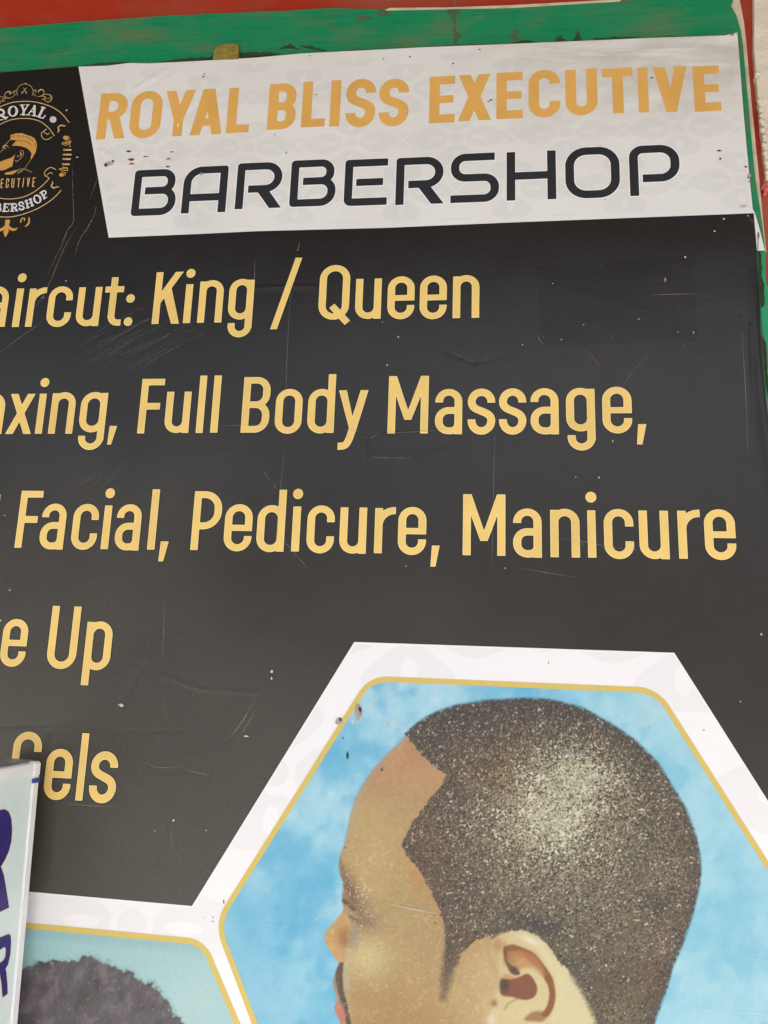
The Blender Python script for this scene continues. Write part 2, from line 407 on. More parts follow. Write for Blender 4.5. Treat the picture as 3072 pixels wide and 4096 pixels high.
def dpoly(X, Y, pts):
    p = np.array(pts, float); n = len(p)
    d = np.full(X.shape, 1e18); sg = np.ones(X.shape)
    for i in range(n):
        a = p[i]; b = p[i-1]; e = b-a; wx = X-a[0]; wy = Y-a[1]
        t = np.clip((wx*e[0]+wy*e[1])/(e@e+1e-18), 0, 1)
        d = np.minimum(d, (wx-e[0]*t)**2+(wy-e[1]*t)**2)
        c1 = Y >= a[1]; c2 = Y < b[1]; c3 = e[0]*wy > e[1]*wx
        sg = np.where((c1 & c2 & c3) | (~c1 & ~c2 & ~c3), -sg, sg)
    return sg*np.sqrt(d)
def dline(X, Y, pts, w):
    """stroke of width w (or one width per point) along a polyline"""
    p = np.array(pts, float); d = np.full(X.shape, 1e9)
    ww = [w]*len(p) if np.isscalar(w) else w
    for i in range(len(p)-1):
        a, b = p[i], p[i+1]; e = b-a
        t = np.clip(((X-a[0])*e[0]+(Y-a[1])*e[1])/(e@e+1e-18), 0, 1)
        d = np.minimum(d, np.hypot(X-a[0]-e[0]*t, Y-a[1]-e[1]*t)-(ww[i]+(ww[i+1]-ww[i])*t)/2)
    return d
def dell(X, Y, cx, cy, rx, ry, rot=0.0):
    c, s = math.cos(rot), math.sin(rot); x = (X-cx)*c+(Y-cy)*s; y = -(X-cx)*s+(Y-cy)*c
    k = np.hypot(x/rx, y/ry); return (k-1)*min(rx, ry)
U = lambda *a: np.minimum.reduce(a)
I = lambda *a: np.maximum.reduce(a)
def curve(pts, n=8):
    """smooth open curve through points (Catmull-Rom)"""
    p = np.array(pts, float); p = np.concatenate([[2*p[0]-p[1]], p, [2*p[-1]-p[-2]]]); out = []
    for i in range(1, len(p)-2):
        for t in np.linspace(0, 1, n, endpoint=False):
            a, b, c, d = p[i-1], p[i], p[i+1], p[i+2]
            out.append(.5*((2*b)+(-a+c)*t+(2*a-5*b+4*c-d)*t*t+(-a+3*b-3*c+d)*t**3))
    out.append(p[-2]); return np.array(out)
def closed_curve(pts, n=6):
    p = np.array(pts, float); k = len(p); out = []
    for i in range(k):
        a, b, c, d = p[i-1], p[i], p[(i+1) % k], p[(i+2) % k]
        for t in np.linspace(0, 1, n, endpoint=False):
            out.append(.5*((2*b)+(-a+c)*t+(2*a-5*b+4*c-d)*t*t+(-a+3*b-3*c+d)*t**3))
    return np.array(out)

# ------------------------------------------------------------------ alphabets (W wide, H = x-height or cap height, s = stem)
def s_shape(X, Y, W, H, s, tu, tl):
    rx = W/2-s/2; rt = .265*H-s*.35; yt = H-s/2-rt; yb = s/2+rt*1.06
    top = [(W/2+rx*math.cos(a), yt+rt*math.sin(a)) for a in np.linspace(0, math.pi, 20)]
    bot = [(W/2+rx*math.cos(a), yb+rt*1.06*math.sin(a)) for a in np.linspace(0, -math.pi, 20)]
    t = np.linspace(0, 1, 18)[:, None]
    p0, p3 = np.array([W/2-rx, yt]), np.array([W/2+rx, yb])
    p1, p2 = np.array([W/2-rx, yt-.25*H]), np.array([W/2+rx, yb+.25*H])
    sp = (1-t)**3*p0+3*(1-t)**2*t*p1+3*(1-t)*t*t*p2+t**3*p3
    pts = [(W/2+rx, min(yt, tu*H)-.03*H)]+top+list(sp[1:-1])+bot+[(W/2-rx, max(yb, tl*H)+.03*H)]
    d = dline(X, Y, pts, s)
    d = I(d, -dbox(X, Y, W*.62, tu*H-.13*H, W*1.3, tu*H), -dbox(X, Y, -W*.3, tl*H, W*.38, tl*H+.13*H))
    return d
def glyph(ch, X, Y, W, H, s):
    r = W/2; B = lambda a, b, c, d: dbox(X, Y, a, b, c, d); sh = s*.92
    Pg = lambda *p: dpoly(X, Y, p)
    if ch == 'o': return ring(X, Y, 0, 0, W, H, r, s, sh)
    if ch == 'n': return U(I(ring(X, Y, 0, -H, W, H, r, s, sh), B(-W, 0, 2*W, 2*H)), B(0, 0, s, H*.975))
    if ch == 'u': return U(I(ring(X, Y, 0, 0, W, 2*H, r, s, sh), B(-W, -H, 2*W, H)), B(W-s, 0, W, H))
    if ch == 'r': return U(I(ring(X, Y, 0, -2*H, 1.95*W, H, W*.95, s, sh), B(0, .5*H, W, 2*H)), B(0, 0, s, H*.975))
    if ch == 'c': return I(ring(X, Y, 0, 0, W, H, r, s, sh), -B(W*.52, .355*H, W*2, .65*H))
    if ch == 'e': return I(U(ring(X, Y, 0, 0, W, H, r, s, sh), B(s*.5, .43*H, W-.02*W, .56*H)), -B(W*.52, .325*H, W*2, .43*H))
    if ch == 'a':
        arch = I(ring(X, Y, 0, -H, W, H, r, s, sh), B(-W, .70*H, 2*W, 2*H))
        bowl = ring(X, Y, 0, 0, W, .595*H, (.3*H, .24*H, .02*H, .29*H), s, sh)
        return U(arch, bowl, B(W-s, 0, W, H*.72))
    if ch == 'd': return U(ring(X, Y, 0, 0, W, H, r, s, sh), B(W-s, .012*H, W, 1.335*H))
    if ch == 'p': return U(ring(X, Y, 0, 0, W, H, r, s, sh), B(0, -.31*H, s, H*.985))
    if ch == 'g':
        hook = I(ring(X, Y, .04*W, -.43*H, W, H, r, s, sh), B(-W, -H, 2*W, -.085*H))
        return U(ring(X, Y, 0, 0, W, H, r, s, sh), hook, B(W-s, -.2*H, W, H*.975))
    if ch == 'i': return U(B(0, 0, W, H), dell(X, Y, W/2, 1.285*H, .112*H, .116*H))
    if ch == 'l' or ch == 'I': return B(0, 0, W, H)
    if ch == 't':
        xl = .28*W; foot = I(ring(X, Y, xl, 0, xl+2.2*(W-xl), 2*H, W*.55, s, sh), B(xl, -H, W, .7*H))
        return U(foot, B(xl, .2*H, xl+s, 1.235*H), B(0, H-s*.92, W, H))
    if ch == 's': return s_shape(X, Y, W, H, s, .69, .33)
    if ch == 'S': return s_shape(X, Y, W, H, s, .70, .30)
    if ch == 'x' or ch == 'X':
        k = s*1.12
        if ch == 'X': k = s*1.16
        return U(Pg((0, 0), (k, 0), (W-.02*W, H), (W-.02*W-k, H)), Pg((.02*W, H), (.02*W+k, H), (W, 0), (W-k, 0)))
    if ch == 'y':
        k = s*1.05
        tail = dline(X, Y, curve([(.50*W, .06*H), (.40*W, -.16*H), (.27*W, -.285*H), (.0*W, -.31*H)]), s*.97)
        return U(Pg((W-k, H), (W, H), (.50*W+k*.42, 0), (.50*W-k*.58, 0)), Pg((0, H), (k, H), (.55*W+.1*k, .16*H), (.5*W-.3*k, .06*H)),
                 I(tail, B(.04*W, -H, W, .06*H)))
    if ch == 'k' or ch == 'K':
        a = 1.34 if ch == 'k' else 1.0; k = s*1.15; q = .38
        return U(B(0, 0, s, H*a), Pg((s*.9, q*H), (s*.9, (q+.22)*H), (W-k, H), (W, H)), Pg((s*1.0+.1*W, .52*H), (s*1.0+.1*W+k*.9, .68*H), (W, 0), (W-k, 0)))
    if ch == 'M':
        return U(B(0, 0, s, H), B(W-s, 0, W, H), Pg((0, H), (s*1.04, H), (W*.5, .40*H), (W-s*1.04, H), (W, H), (W*.5+s*.45, .235*H), (W*.5-s*.45, .235*H)))
    if ch == 'F': return U(B(0, 0, s, H), B(0, H-sh*1.02, W, H), B(0, .435*H, .88*W, .435*H+sh*1.02))
    if ch == 'E': return U(B(0, 0, s, H), B(0, H-sh, W, H), B(0, 0, W, sh), B(0, .5*H-sh*.45, .95*W, .5*H+sh*.45))
    if ch == 'L': return U(B(0, 0, s, H), B(0, 0, W, sh))
    if ch == 'P' or ch == 'R':
        q = .35 if ch == 'P' else .42
        bowl = I(ring(X, Y, -2*W, q*H, W, H, min(.34*H, .62*W), s, sh), B(0, 0, 2*W, 2*H)); d = U(B(0, 0, s, H), bowl)
        if ch == 'R': d = U(d, Pg((.36*W, q*H+sh*.5), (.36*W+s*1.1, q*H+sh*.6), (W*1.02, 0), (W*1.02-s*1.1, 0)))
        return d
    if ch == 'B':
        b1 = I(ring(X, Y, -2*W, .5*H-sh*.5, W*.985, H, min(.26*H, .5*W), s, sh), B(0, 0, 2*W, 2*H))
        b2 = I(ring(X, Y, -2*W, 0, W, .5*H+sh*.5, min(.27*H, .52*W), s, sh), B(0, -H, 2*W, 2*H))
        return U(B(0, 0, s, H), b1, b2)
    if ch == 'U': return I(ring(X, Y, 0, 0, W, 2*H, r, s, sh), B(-W, -H, 2*W, H))
    if ch == 'O': return ring(X, Y, 0, 0, W, H, r, s, sh)
    if ch == 'C': return I(ring(X, Y, 0, 0, W, H, r, s, sh), -B(W*.5, .335*H, W*2, .70*H))
    if ch == 'G': return U(I(ring(X, Y, 0, 0, W, H, r, s, sh), -B(W*.5, .48*H, W*2, .70*H)), B(.5*W, .40*H, W, .40*H+sh))
    if ch == 'Q':
        a = np.array([.44*W, .25*H]); b = np.array([.97*W, -.06*H]); e = (b-a)/np.hypot(*(b-a)); nn = np.array([-e[1], e[0]])*s*.47
        return U(ring(X, Y, 0, 0, W, H, r, s, sh), Pg(a+nn, b+nn, b-nn, a-nn))
    if ch == 'T': return U(B(W/2-s/2, 0, W/2+s/2, H), B(0, H-sh, W, H))
    if ch == 'V': k = s*1.08; return U(Pg((0, H), (k, H), (W/2+k*.5, 0), (W/2-k*.42, 0)), Pg((W-k, H), (W, H), (W/2+k*.42, 0), (W/2-k*.5, 0)))
    if ch == 'Y':
        k = s*1.08
        return U(B(W/2-s/2, 0, W/2+s/2, .42*H), Pg((0, H), (k, H), (W/2+s*.5, .36*H), (W/2-s*.5, .36*H)), Pg((W-k, H), (W, H), (W/2+s*.5, .36*H), (W/2-s*.5, .36*H)))
    if ch == 'A':
        k = s*1.02; ap = s*.62
        return U(Pg((0, 0), (k, 0), (W/2+ap, H), (W/2-ap, H)), Pg((W-k, 0), (W, 0), (W/2+ap, H), (W/2-ap, H)), B(.24*W, .19*H, .76*W, .19*H+sh*.92))
    if ch == ':': return U(dell(X, Y, W/2, .12*H, W/2, W/2*1.04), dell(X, Y, W/2, .81*H, W/2, W/2*1.04))
    raise KeyError(ch)
def techno(ch, X, Y, W, H, s):
    B = lambda a, b, c, d: dbox(X, Y, a, b, c, d); Pg = lambda *p: dpoly(X, Y, p); R = .30*H
    if ch == 'O': return ring(X, Y, 0, 0, W, H, .36*H, s)
    if ch == 'H': return U(B(0, 0, s, H), B(W-s, 0, W, H), B(0, .5*H-s/2, W, .5*H+s/2))
    if ch == 'B':
        b1 = I(ring(X, Y, 0, .46*H, W*.955, H, (0, R*.85, R*.85, .08*H), s), B(0, .5*H, 2*W, 2*H))
        b2 = I(ring(X, Y, 0, 0, W, .46*H+s, (.08*H, R, R*.95, 0), s), B(-W, -H, 2*W, .62*H))
        d = I(U(b1, b2), -B(s, s, .275*W, H-s)); return U(d, B(0, .1*H, s, .9*H), B(.275*W, .46*H, W*.8, .46*H+s*.98))
    if ch == 'A': return U(I(ring(X, Y, 0, -H, W, H, (0, 0, .06*H, .36*H), s), B(-W, 0, 2*W, 2*H)), B(s*.5, .255*H, W-s*.5, .255*H+s))
    if ch == 'R' or ch == 'P':
        q = .345 if ch == 'R' else .265
        bowl = ring(X, Y, 0, q*H, W*(.985 if ch == 'R' else 1), H, (0, R*1.1, R*1.1, (.07 if ch == 'R' else .24)*H), s)
        bowl = I(bowl, -B(-W, -H, .26*W, H-s-.001), )
        st = I(ring(X, Y, 0, -H, 3*W, H, (0, 0, 0, (.07 if ch == 'R' else .24)*H), s), B(-1, 0, s, 2*H))
        cor = I(ring(X, Y, 0, -H, 3*W, H, (0, 0, 0, (.07 if ch == 'R' else .24)*H), s), B(-1, .5*H, .5*W, 2*H))
        d = U(bowl, st, cor)
        if ch == 'R': d = U(d, Pg((.42*W, q*H+s*.5), (.42*W+s*1.5, q*H+s*.5), (W*1.0, 0), (W-s*1.5, 0)))
        return d
    if ch == 'E':
        return U(I(ring(X, Y, 0, 0, 2*W, H, (.14*H, 0, 0, .07*H), s), B(-1, -H, W, 2*H)), B(.275*W, .5*H-s*.48, .9*W, .5*H+s*.48))
    if ch == 'S':
        t = I(ring(X, Y, 0, .5*H-s/2, 2*W, H, .27*H, s), B(-1, 0, W*.91, 2*H)); t = I(t, -B(.55*W, 0, 3*W, .5*H-s/2-1))
        lo = I(ring(X, Y, -W, 0, W, .5*H+s/2, .27*H, s), B(0, -H, 2*W, 2*H))
        t = U(I(t, U(B(-1, .5*H-s/2, .5*W, 2*H), B(0, H-s, W*.91, H))), I(lo, U(B(.5*W, -1, 2*W, 2*H), B(0, 0, W, s))), B(.35*W, .5*H-s/2, .65*W, .5*H+s/2))
        return t
    raise KeyError(ch)

# each entry: character, left, right (at mid height), baseline, top -- read off a piece of the photograph: origin and scale
K1 = 1659/1024.0; K2 = 1287/512.0
def conv(org, k, rows): return [(c, org[0]+a/k, org[0]+b/k, org[1]+v0/k, org[1]+v1/k) for c, a, b, v0, v1 in rows]
SERVICE = conv((0, 1024), K1, [('a',-115,50,460,198),('i',95,140,460,212),('r',180,292,458,205),('c',310,466,460,198),('u',500,651,455,203),('t',672,793,452,198),
  (':',812,867,452,235),('K',1000,1176,440,105),('i',1197,1243,435,184),('n',1289,1445,432,158),('g',1483,1643,412,150)])
SERVICE += conv((1024, 1024), K1, [('Q',410,607,413,60),('u',645,812,408,148),('e',853,1027,410,133),('e',1062,1236,410,128),('n',1276,1447,402,125)])
SERVICE += [('a',-88,17,1737,1573),('x',32,134.5,1736,1576)]
SERVICE += conv((0, 1024), K1, [('i',243,288,1152,893),('n',328,484,1152,883),('g',520,690,1143,882),('F',907,1055,1150,797),('u',1073,1232,1147,880),
  ('l',1284,1329,1147,776),('l',1377,1424,1145,775)])
SERVICE += conv((900, 1450), K1, [('B',114,292,455,95),('o',327,500,462,172),('d',537,710,460,172),('y',733,925,457,180),('M',1058,1318,460,88),('a',1362,1537,465,172)])
SERVICE += conv((1024, 1024), K1, [('s',1372,1550,1158,860)])+[('s',1996,2105,1024+1158/K1,1024+858/K1)]
SERVICE += conv((2048, 1024), K1, [('a',120,302,1156,857),('g',350,537,1137,855),('e',585,776,1150,848)])
SERVICE += [('d',-122,-15,2190,2030)]
SERVICE += conv((0, 1880), K1, [('F',118,262,505,135),('a',266,424,515,218),('c',470,635,517,220),('i',667,715,513,230),('a',752,912,521,222),('l',972,1020,516,125),
  ('P',1249,1434,520,138),('e',1455,1634,527,222)])
SERVICE += conv((1024, 1880), K1, [('d',7,187,532,228),('i',235,286,528,237),('c',331,508,540,230),('u',543,716,542,243),('r',769,903,540,240),('e',921,1103,551,240),
  ('M',1341,1616,554,158)])
SERVICE += conv((2048, 1880), K1, [('a',7,192,567,250),('n',248,438,566,252),('i',490,543,568,262),('c',596,788,577,253),('u',824,1016,577,264),('r',1076,1222,576,257),
  ('e',1247,1448,583,255)])
SERVICE += conv((0, 2380), K2, [('k',-270,-12,700,245),('e',18,272,722,240),('U',495,788,745,112),('p',856,1122,757,265),('G',112,402,2045,1372),('e',455,722,2063,1545),
  ('l',793,865,2068,1388),('s',907,1177,2095,1570)])
HEAD1 = conv((0, 0), K1, [('R',640,820,900,605),('O',847,1047,895,592),('Y',1065,1258,883,588),('A',1244,1447,873,578),('L',1476,1622,861,570)])
HEAD1 += conv((1024, 0), K1, [('B',81,260,838,543),('L',300,452,823,529),('I',483,547,820,522),('S',582,775,825,513),('S',797,990,820,512),('E',1124,1288,797,496),
  ('X',1308,1523,782,485),('E',1558,1729,770,470)])
HEAD1 += conv((2048, 0), K1, [('C',107,312,762,455),('U',346,553,748,450),('T',587,784,735,444),('I',817,882,730,439),('V',918,1138,726,434),('E',1176,1348,722,428)])
HEAD2 = conv((0, 0), K1, [('B',863,1143,1397,1100),('A',1187,1472,1380,1080)])
HEAD2 += conv((1024, 0), K1, [('R',-126,172,1352,1055),('B',224,518,1338,1037),('E',574,852,1333,1033),('R',907,1219,1325,1020),('S',1262,1575,1312,995)])
HEAD2 += conv((2048, 0), K1, [('H',-35,285,1297,982),('O',345,698,1285,955),('P',760,1087,1267,942)])

def place_letters(rows, fn, stem, layers, parent, quads=()):
    """layers: (name, material, outline offset, depth)"""
    for ch, a, b, vb, vt in rows:
        vm = (vb+vt)/2; xa, _ = px(a, vm); xb, _ = px(b, vm)
        _, zb = px((a+b)/2, vb); _, zt = px((a+b)/2, vt)
        xa, xb, zb, zt = map(float, (xa, xb, zb, zt)); W, H = xb-xa, zt-zb
        slope = ((vt-vb) and 0.0)
        h = PXM*1.0; m = .012
        bounds = (-m, -.45*H-m, W+m, 1.42*H+m)
        st = stem*H if callable(stem) is False and stem < 1 and False else stem
        for nm, mat, off, y in layers:
            shape_obj(nm, lambda X, Y: fn(ch, X, Y, W, H, st), bounds, h, y, mat, parent, lambda x, z: (x+xa, z+zb), off=off)
    for q in quads:
        pts = P(q)
        lo, hi = pts.min(0)-.012, pts.max(0)+.012
        for nm, mat, off, y in layers:
            shape_obj(nm, lambda X, Y: dpoly(X, Y, pts), (lo[0], lo[1], hi[0], hi[1]), PXM, y, mat, parent, off=off)

# ================================================================== the setting
g = mesh_obj('ground', [(-40, -60, 0), (40, -60, 0), (40, 30, 0), (-40, 30, 0)], [(0, 1, 2, 3)], M_SANDY); tag(g, kind='structure')

wall = box('painted_wall', (-4.5, .022, -.05), (3.6, .30, 3.55), M_REDW)
tag(wall, 'red painted wall behind the green sheet and the banner', 'wall')

eave = empty('roof_eave', (0, 0, 3.5)); tag(eave, 'overhanging sheet metal eave above the red wall', 'roof')
M_EAVE = pmat('weathered_tin', (.06, .06, .06), .6, .4, vary=.4, vscale=6)
nr = 120; ev = []
for i in range(nr+1):
    xx = -4.5+8.1*i/nr
    for yy in (.3, -2.0): ev.append((xx, yy, .04+.010*math.sin(i*1.9)+(.06 if yy > 0 else 0)))
mesh_obj('roof_sheet', ev, [(2*i, 2*i+1, 2*i+3, 2*i+2) for i in range(nr)], M_EAVE, eave)
box('fascia_board', (-4.5, -2.0, -.10), (3.6, -1.97, .025), M_EAVE, eave)

# green plastic sheet fixed to the wall, its cut edges showing white
GY = .010
top_edge = [(-700,150),(0,113),(333,86),(636,65),(1024,47),(1154,42),(1320,32),(1549,40),(2048,30),(2326,13),(2480,4),(2700,-12),(2850,-25),(2938,-40)]
right_edge = [(2940,-20),(2933,0),(2925,25),(2945,60),(2963,120),(2972,180),(2983,300),(2997,450),(3010,600),(3025,740),(3040,830),(3052,920),(3062,1003),
  (3061,1080),(3064,1135),(3090,1160),(3130,1700),(3200,4400)]
green = empty('green_sheet', (0, 0, 0))
tag(green, 'weathered green plastic sheet behind the banner, stained along its top', 'sheet')
slab('sheet', P(top_edge+right_edge+[(-1000, 4400)], GY), GY, GY+.004, M_GREEN, green)
lip = [(2955,-40),(2958,0),(2975,90),(2985,180),(2992,260),(3000,350),(3007,430),(3018,540),(3030,660),(3040,760),(3050,870),(3057,940),(3065,1010)]
slab('folded_edge', P([(2936,-40)]+[(a-4, b) for a, b in right_edge[1:13]]+lip[::-1], GY+.006), GY+.0045, GY+.009, M_SHEETW, green)
slab('top_fold', P([(1540,41),(1549,42),(2048,32),(2326,15),(2480,6),(2485,-2),(2326,7),(2048,22),(1800,31),(1560,33)], GY), GY-.0012, GY+.003, M_SHEETW, green)
# bright green patch by the banner's right edge
slab('tape_strip', P([(3034,1006),(3061,1006),(3061,1080),(3065,1140),(3090,1165),(3110,1700),(3064,1560),(3062,1420),(3050,1330),(3042,1240)], GY), GY-.0015, GY-.0002, M_GREENB, green)
# dirt along the banner's top edge and blotches on the sheet
rng = np.random.default_rng(7)
def grime(name, pts, w, y, mat, parent, jit=3.0):
    p = curve(pts, 6); w = np.interp(np.linspace(0, 1, len(p)), np.linspace(0, 1, len(w)), w)
    up = p+np.stack([rng.normal(0, jit, len(p)), -np.abs(w)*rng.uniform(.55, 1.1, len(p))], 1); dn = p+np.stack([np.zeros(len(p)), np.abs(w)*.25], 1)
    loop = P(list(up)+list(dn[::-1]), y); v, f = fill_loops([loop], y); o = mesh_obj(name, v, f, mat, parent); return o
GD = GY-.0006
for pts, w in [([(640,250),(760,243),(850,240)],[4,14,22]),([(950,236),(1040,224),(1120,216)],[26,20,4]),([(740,248),(860,240),(1010,231),(1180,214)],[3,9,10,3]),
   ([(1120,196),(1160,190),(1200,200)],[4,16,3]),([(1200,184),(1250,196),(1310,204)],[3,14,3]),([(330,262),(420,258),(520,250)],[2,10,3]),([(0,290),(90,284),(180,276)],[8,5,2]),
   ([(1330,208),(1420,203),(1520,197)],[3,8,2]),([(2050,172),(2110,170),(2140,168)],[3,14,4]),([(2220,164),(2240,163),(2262,163)],[2,26,3]),([(2290,162),(2310,160),(2330,160)],[2,40,4]),
   ([(2370,158),(2460,156),(2560,152)],[4,10,4]),([(2620,150),(2680,148),(2740,147)],[3,8,2]),([(1700,188),(1830,182),(1990,176)],[3,7,3])]:
    grime('grime', pts, w, GD, M_DIRT if w[1] > 9 else M_GRIMEF, green)
for pts, w in [([(1500,60),(1530,58),(1560,60)],[6,30,8]),([(1790,48),(1815,60),(1840,50)],[4,90,6]),([(1810,150),(1822,152),(1840,150)],[4,100,6]),([(1420,70),(1450,78),(1490,72)],[4,30,4]),
   ([(2040,150),(2060,150),(2090,160)],[4,50,4])]:
    grime('stain', pts, w, GD-.0002, M_GRIMEF, green, 6)
grime('grime', [(3040,1010),(3052,1090),(3058,1180),(3050,1230)], [3,3,6,3], GY-.0022, M_DIRT, green)
slab('stain', P([(3033,1010),(3042,1015),(3045,1110),(3056,1140),(3054,1190),(3058,1215),(3052,1228),(3043,1232),(3038,1130)], GY), GY-.0024, GY-.0016, M_DIRT, green)
slab('stain', P([(3046,1345),(3062,1370),(3066,1420),(3068,1500),(3090,1560),(3090,1640),(3066,1560),(3052,1420)], GY), GY-.0024, GY-.0016, M_DIRT, green)

# broken plaster edge on the right
edge = [(3016,-60),(3017,0),(3017,120),(3016,200),(3020,240),(3022,270),(3024,290),(3020,305),(3027,330),(3031,380),(3036,400),(3034,415),(3040,430),(3042,470),(3045,500),
  (3044,520),(3052,560),(3054,600),(3060,640),(3066,690),(3064,715),(3074,730),(3120,740),(3420,720),(3420,-60)]
plv = P(edge, .010)
pl = empty('broken_plaster', (1.06, -.01, 2.5)); tag(pl, 'cream plaster with a crumbled edge beside the red wall', 'plaster')
def child_of_offset(o, par):
    o.parent = par; o.matrix_parent_inverse = Matrix.Translation(-Vector(par.location))
pc = slab('plaster_coat', plv, .010, .024, M_PLASTER); child_of_offset(pc, pl)
def crumb(name, c, r, y, mat, par, seed):
    rg = np.random.default_rng(seed); x, z = px(c[0], c[1], y); vs = []; fs = []
    k, m = 9, 5
    for i in range(m+1):
        th = math.pi*i/m
        for j in range(k):
            ph = 2*math.pi*j/k; q = r*PXM*rg.uniform(.7, 1.2)
            vs.append((x+q*math.sin(th)*math.cos(ph), y+.006*math.cos(th)*rg.uniform(.6, 1.3), z+q*1.3*math.sin(th)*math.sin(ph)))
    for i in range(m):
        for j in range(k):
            a, b = i*k+j, i*k+(j+1) % k; fs.append((a, b, b+k, a+k))
    o = mesh_obj(name, vs, fs, mat, None, True); child_of_offset(o, par); return o
for i, (u, v, r) in enumerate([(3026,296,9),(3034,300,7),(3030,322,8),(3037,404,9),(3043,440,10),(3044,462,9),(3046,486,11),(3049,520,12),(3056,545,10),(3058,580,12),(3060,610,10),(3064,650,11),(3068,690,9)]):
    crumb('plaster_lump', (u, v), r, .008, M_PLASTER, pl, i)
for i, (u, v, r) in enumerate([(3056,745,9),(3064,758,11),(3050,752,6),(3066,735,7),(3060,775,8)]):
    crumb('paint_flake', (u, v), r, .012, M_PINK, pl, 40+i)

# ================================================================== the banner
banner = empty('barbershop_banner', (0, 0, 0))
tag(banner, 'large black vinyl barbershop banner with yellow service list and haircut photos', 'banner')
# black vinyl sheet: a grid bounded by the banner's edges; its right edge curls off the wall
edge_r = np.array([(2950,128),(2960,250),(2975,450),(2985,560),(3000,720),(3012,840),(3018,900),(3027,1005),(3037,1150),(3042,1300),(3050,1430),(3062,1580),(3076,1700),(3120,1950),(3180,2300),(3300,3000),(3480,4400)], float)
exz = P(edge_r)
tops = np.array([(-700,350),(0,291),(185,275),(312,265),(432,262),(518,251),(593,253),(741,246),(1024,230),(1209,213),(1431,202),(1703,188),(2048,175),(2344,162),(2604,151),(2900,141),(2950,129)], float)
txz = P(tops)
z_bot = 0.75; x_left = -1.75
nx, nz = 90, 150
verts = []
zr = np.linspace(0, 1, nz)
xr_all = []
for j in range(nz):
    for i in range(nx):
        fx = i/(nx-1); fx = 1-(1-fx)**1.7
        ztop_r = exz[0, 1]
        zz_r = z_bot+(ztop_r-z_bot)*zr[j]
        xr = np.interp(zz_r, exz[::-1, 1], exz[::-1, 0])
        x = x_left+(xr-x_left)*fx
        ztop = np.interp(x, txz[:, 0], txz[:, 1])
        z = z_bot+(ztop-z_bot)*zr[j]
        uu, vv = to_px(x, z)
        lift = np.clip((vv-1080)/420, 0, 1)*np.clip((2300-vv)/500, 0, 1)
        t = np.clip((x-(xr-.035))/.035, 0, 1)
        y = -.010*lift*t*t*(3-2*t)+.010*lift*np.clip((x-(xr-.012))/.012, 0, 1)**2
        verts.append((x, y, z))
faces = [(j*nx+i, j*nx+i+1, (j+1)*nx+i+1, (j+1)*nx+i) for j in range(nz-1) for i in range(nx-1)]
sheet = mesh_obj('vinyl_sheet', verts, faces, M_BLACK, banner, True)
sheet['label'] = 'matt black vinyl ground of the banner'
rim = [verts[j*nx+nx-1] for j in range(nz)]+[verts[(nz-1)*nx+i] for i in range(nx-2, -1, -1)]
rv = rim+[(a, b+.006, c) for a, b, c in rim]; k = len(rim)
mesh_obj('cut_edge', rv, [(i, k+i, k+i+1, i+1) for i in range(k-1)], M_RIM, banner)

def flat(name, loops, y, mat, parent, kind=None):
    v, f = fill_loops(loops, y); o = mesh_obj(name, v, f, mat, parent)
    if kind: o['kind'] = kind
    return o
L1, L2, L3, L4, L5 = -.0003, -.0006, -.0009, -.0012, -.0016

# white heading panel
head_loop = [(314,267),(432,263),(518,252),(593,254),(741,247),(1024,231),(1209,214),(1431,203),(1703,189),(2048,176),(2344,163),(2604,152),(2900,142),(2949,130),
  (2959,250),(2974,450),(2984,560),(2999,720),(3011,838),(3019,850),(3035,905),(3060,1003),(3028,1003),(3015,853),(2048,890),(1535,912),(1024,925),(800,936),(435,951)]
heading = flat('heading_panel', [P(head_loop)], L1, M_HEADW, banner); heading['label'] = 'off-white heading panel with faint floral print'

def floral(X, Y, px_, py_, k):
    """grey four-petal flowers on a staggered lattice"""
    row = np.floor(Y/py_); Xs = X+np.where(np.mod(row, 2) > .5, px_/2, 0.0)
    x = (np.mod(Xs, px_)-px_/2)/k; y = (np.mod(Y, py_)-py_/2)/k
    d = np.full(X.shape, 1e3)
    for (cx, cy, rx, ry) in ((0, 98, 72, 56), (0, -98, 72, 56), (118, 0, 86, 46), (-118, 0, 86, 46)):
        ax, ay = np.abs(x-cx)/(rx*1.22), np.abs(y-cy)/(ry*1.22)
        pet = ((ax**1.35+ay**1.35)**(1/1.35)-1)*min(rx, ry)
        drop = dell(x, y, cx*.80, cy*.84, 15 if cx == 0 else 34, 25 if cx == 0 else 11)
        d = np.minimum(d, np.maximum(pet, -drop))
    d = np.maximum(d, -dline(np.abs(x), np.abs(y), [(0, 0), (90, 62)], [30, 6]))
    sx = np.abs(np.mod(Xs/k+px_/k*.5, px_/k)-px_/k/2)*1.0; sy = y
    d = np.minimum(d, np.maximum(dell(np.abs(x)-px_/k/2, y, 0, 0, 44, 40), -dline(np.abs(np.abs(x)-px_/k/2), np.abs(y), [(0, 0), (50, 46)], 11)))
    d = np.minimum(d, dell(x, y, 0, 0, 27, 25))
    d = np.maximum(d, -np.maximum(np.hypot(x, y)-40, 27-np.hypot(x, y)))
    return d*k
fl_loop = P([(330,290),(2920,165),(2985,700),(3000,830),(2048,872),(1024,905),(450,930)])
shape_obj('floral_motif', lambda X, Y: np.maximum(floral(X+.03, Y-.02, 470*PXM, 262*PXM, PXM), dpoly(X, Y, fl_loop)), (fl_loop[:, 0].min(), fl_loop[:, 1].min(), fl_loop[:, 0].max(), fl_loop[:, 1].max()),
          PXM*2.5, L1-.00012, M_FLORAL, heading, split=True)

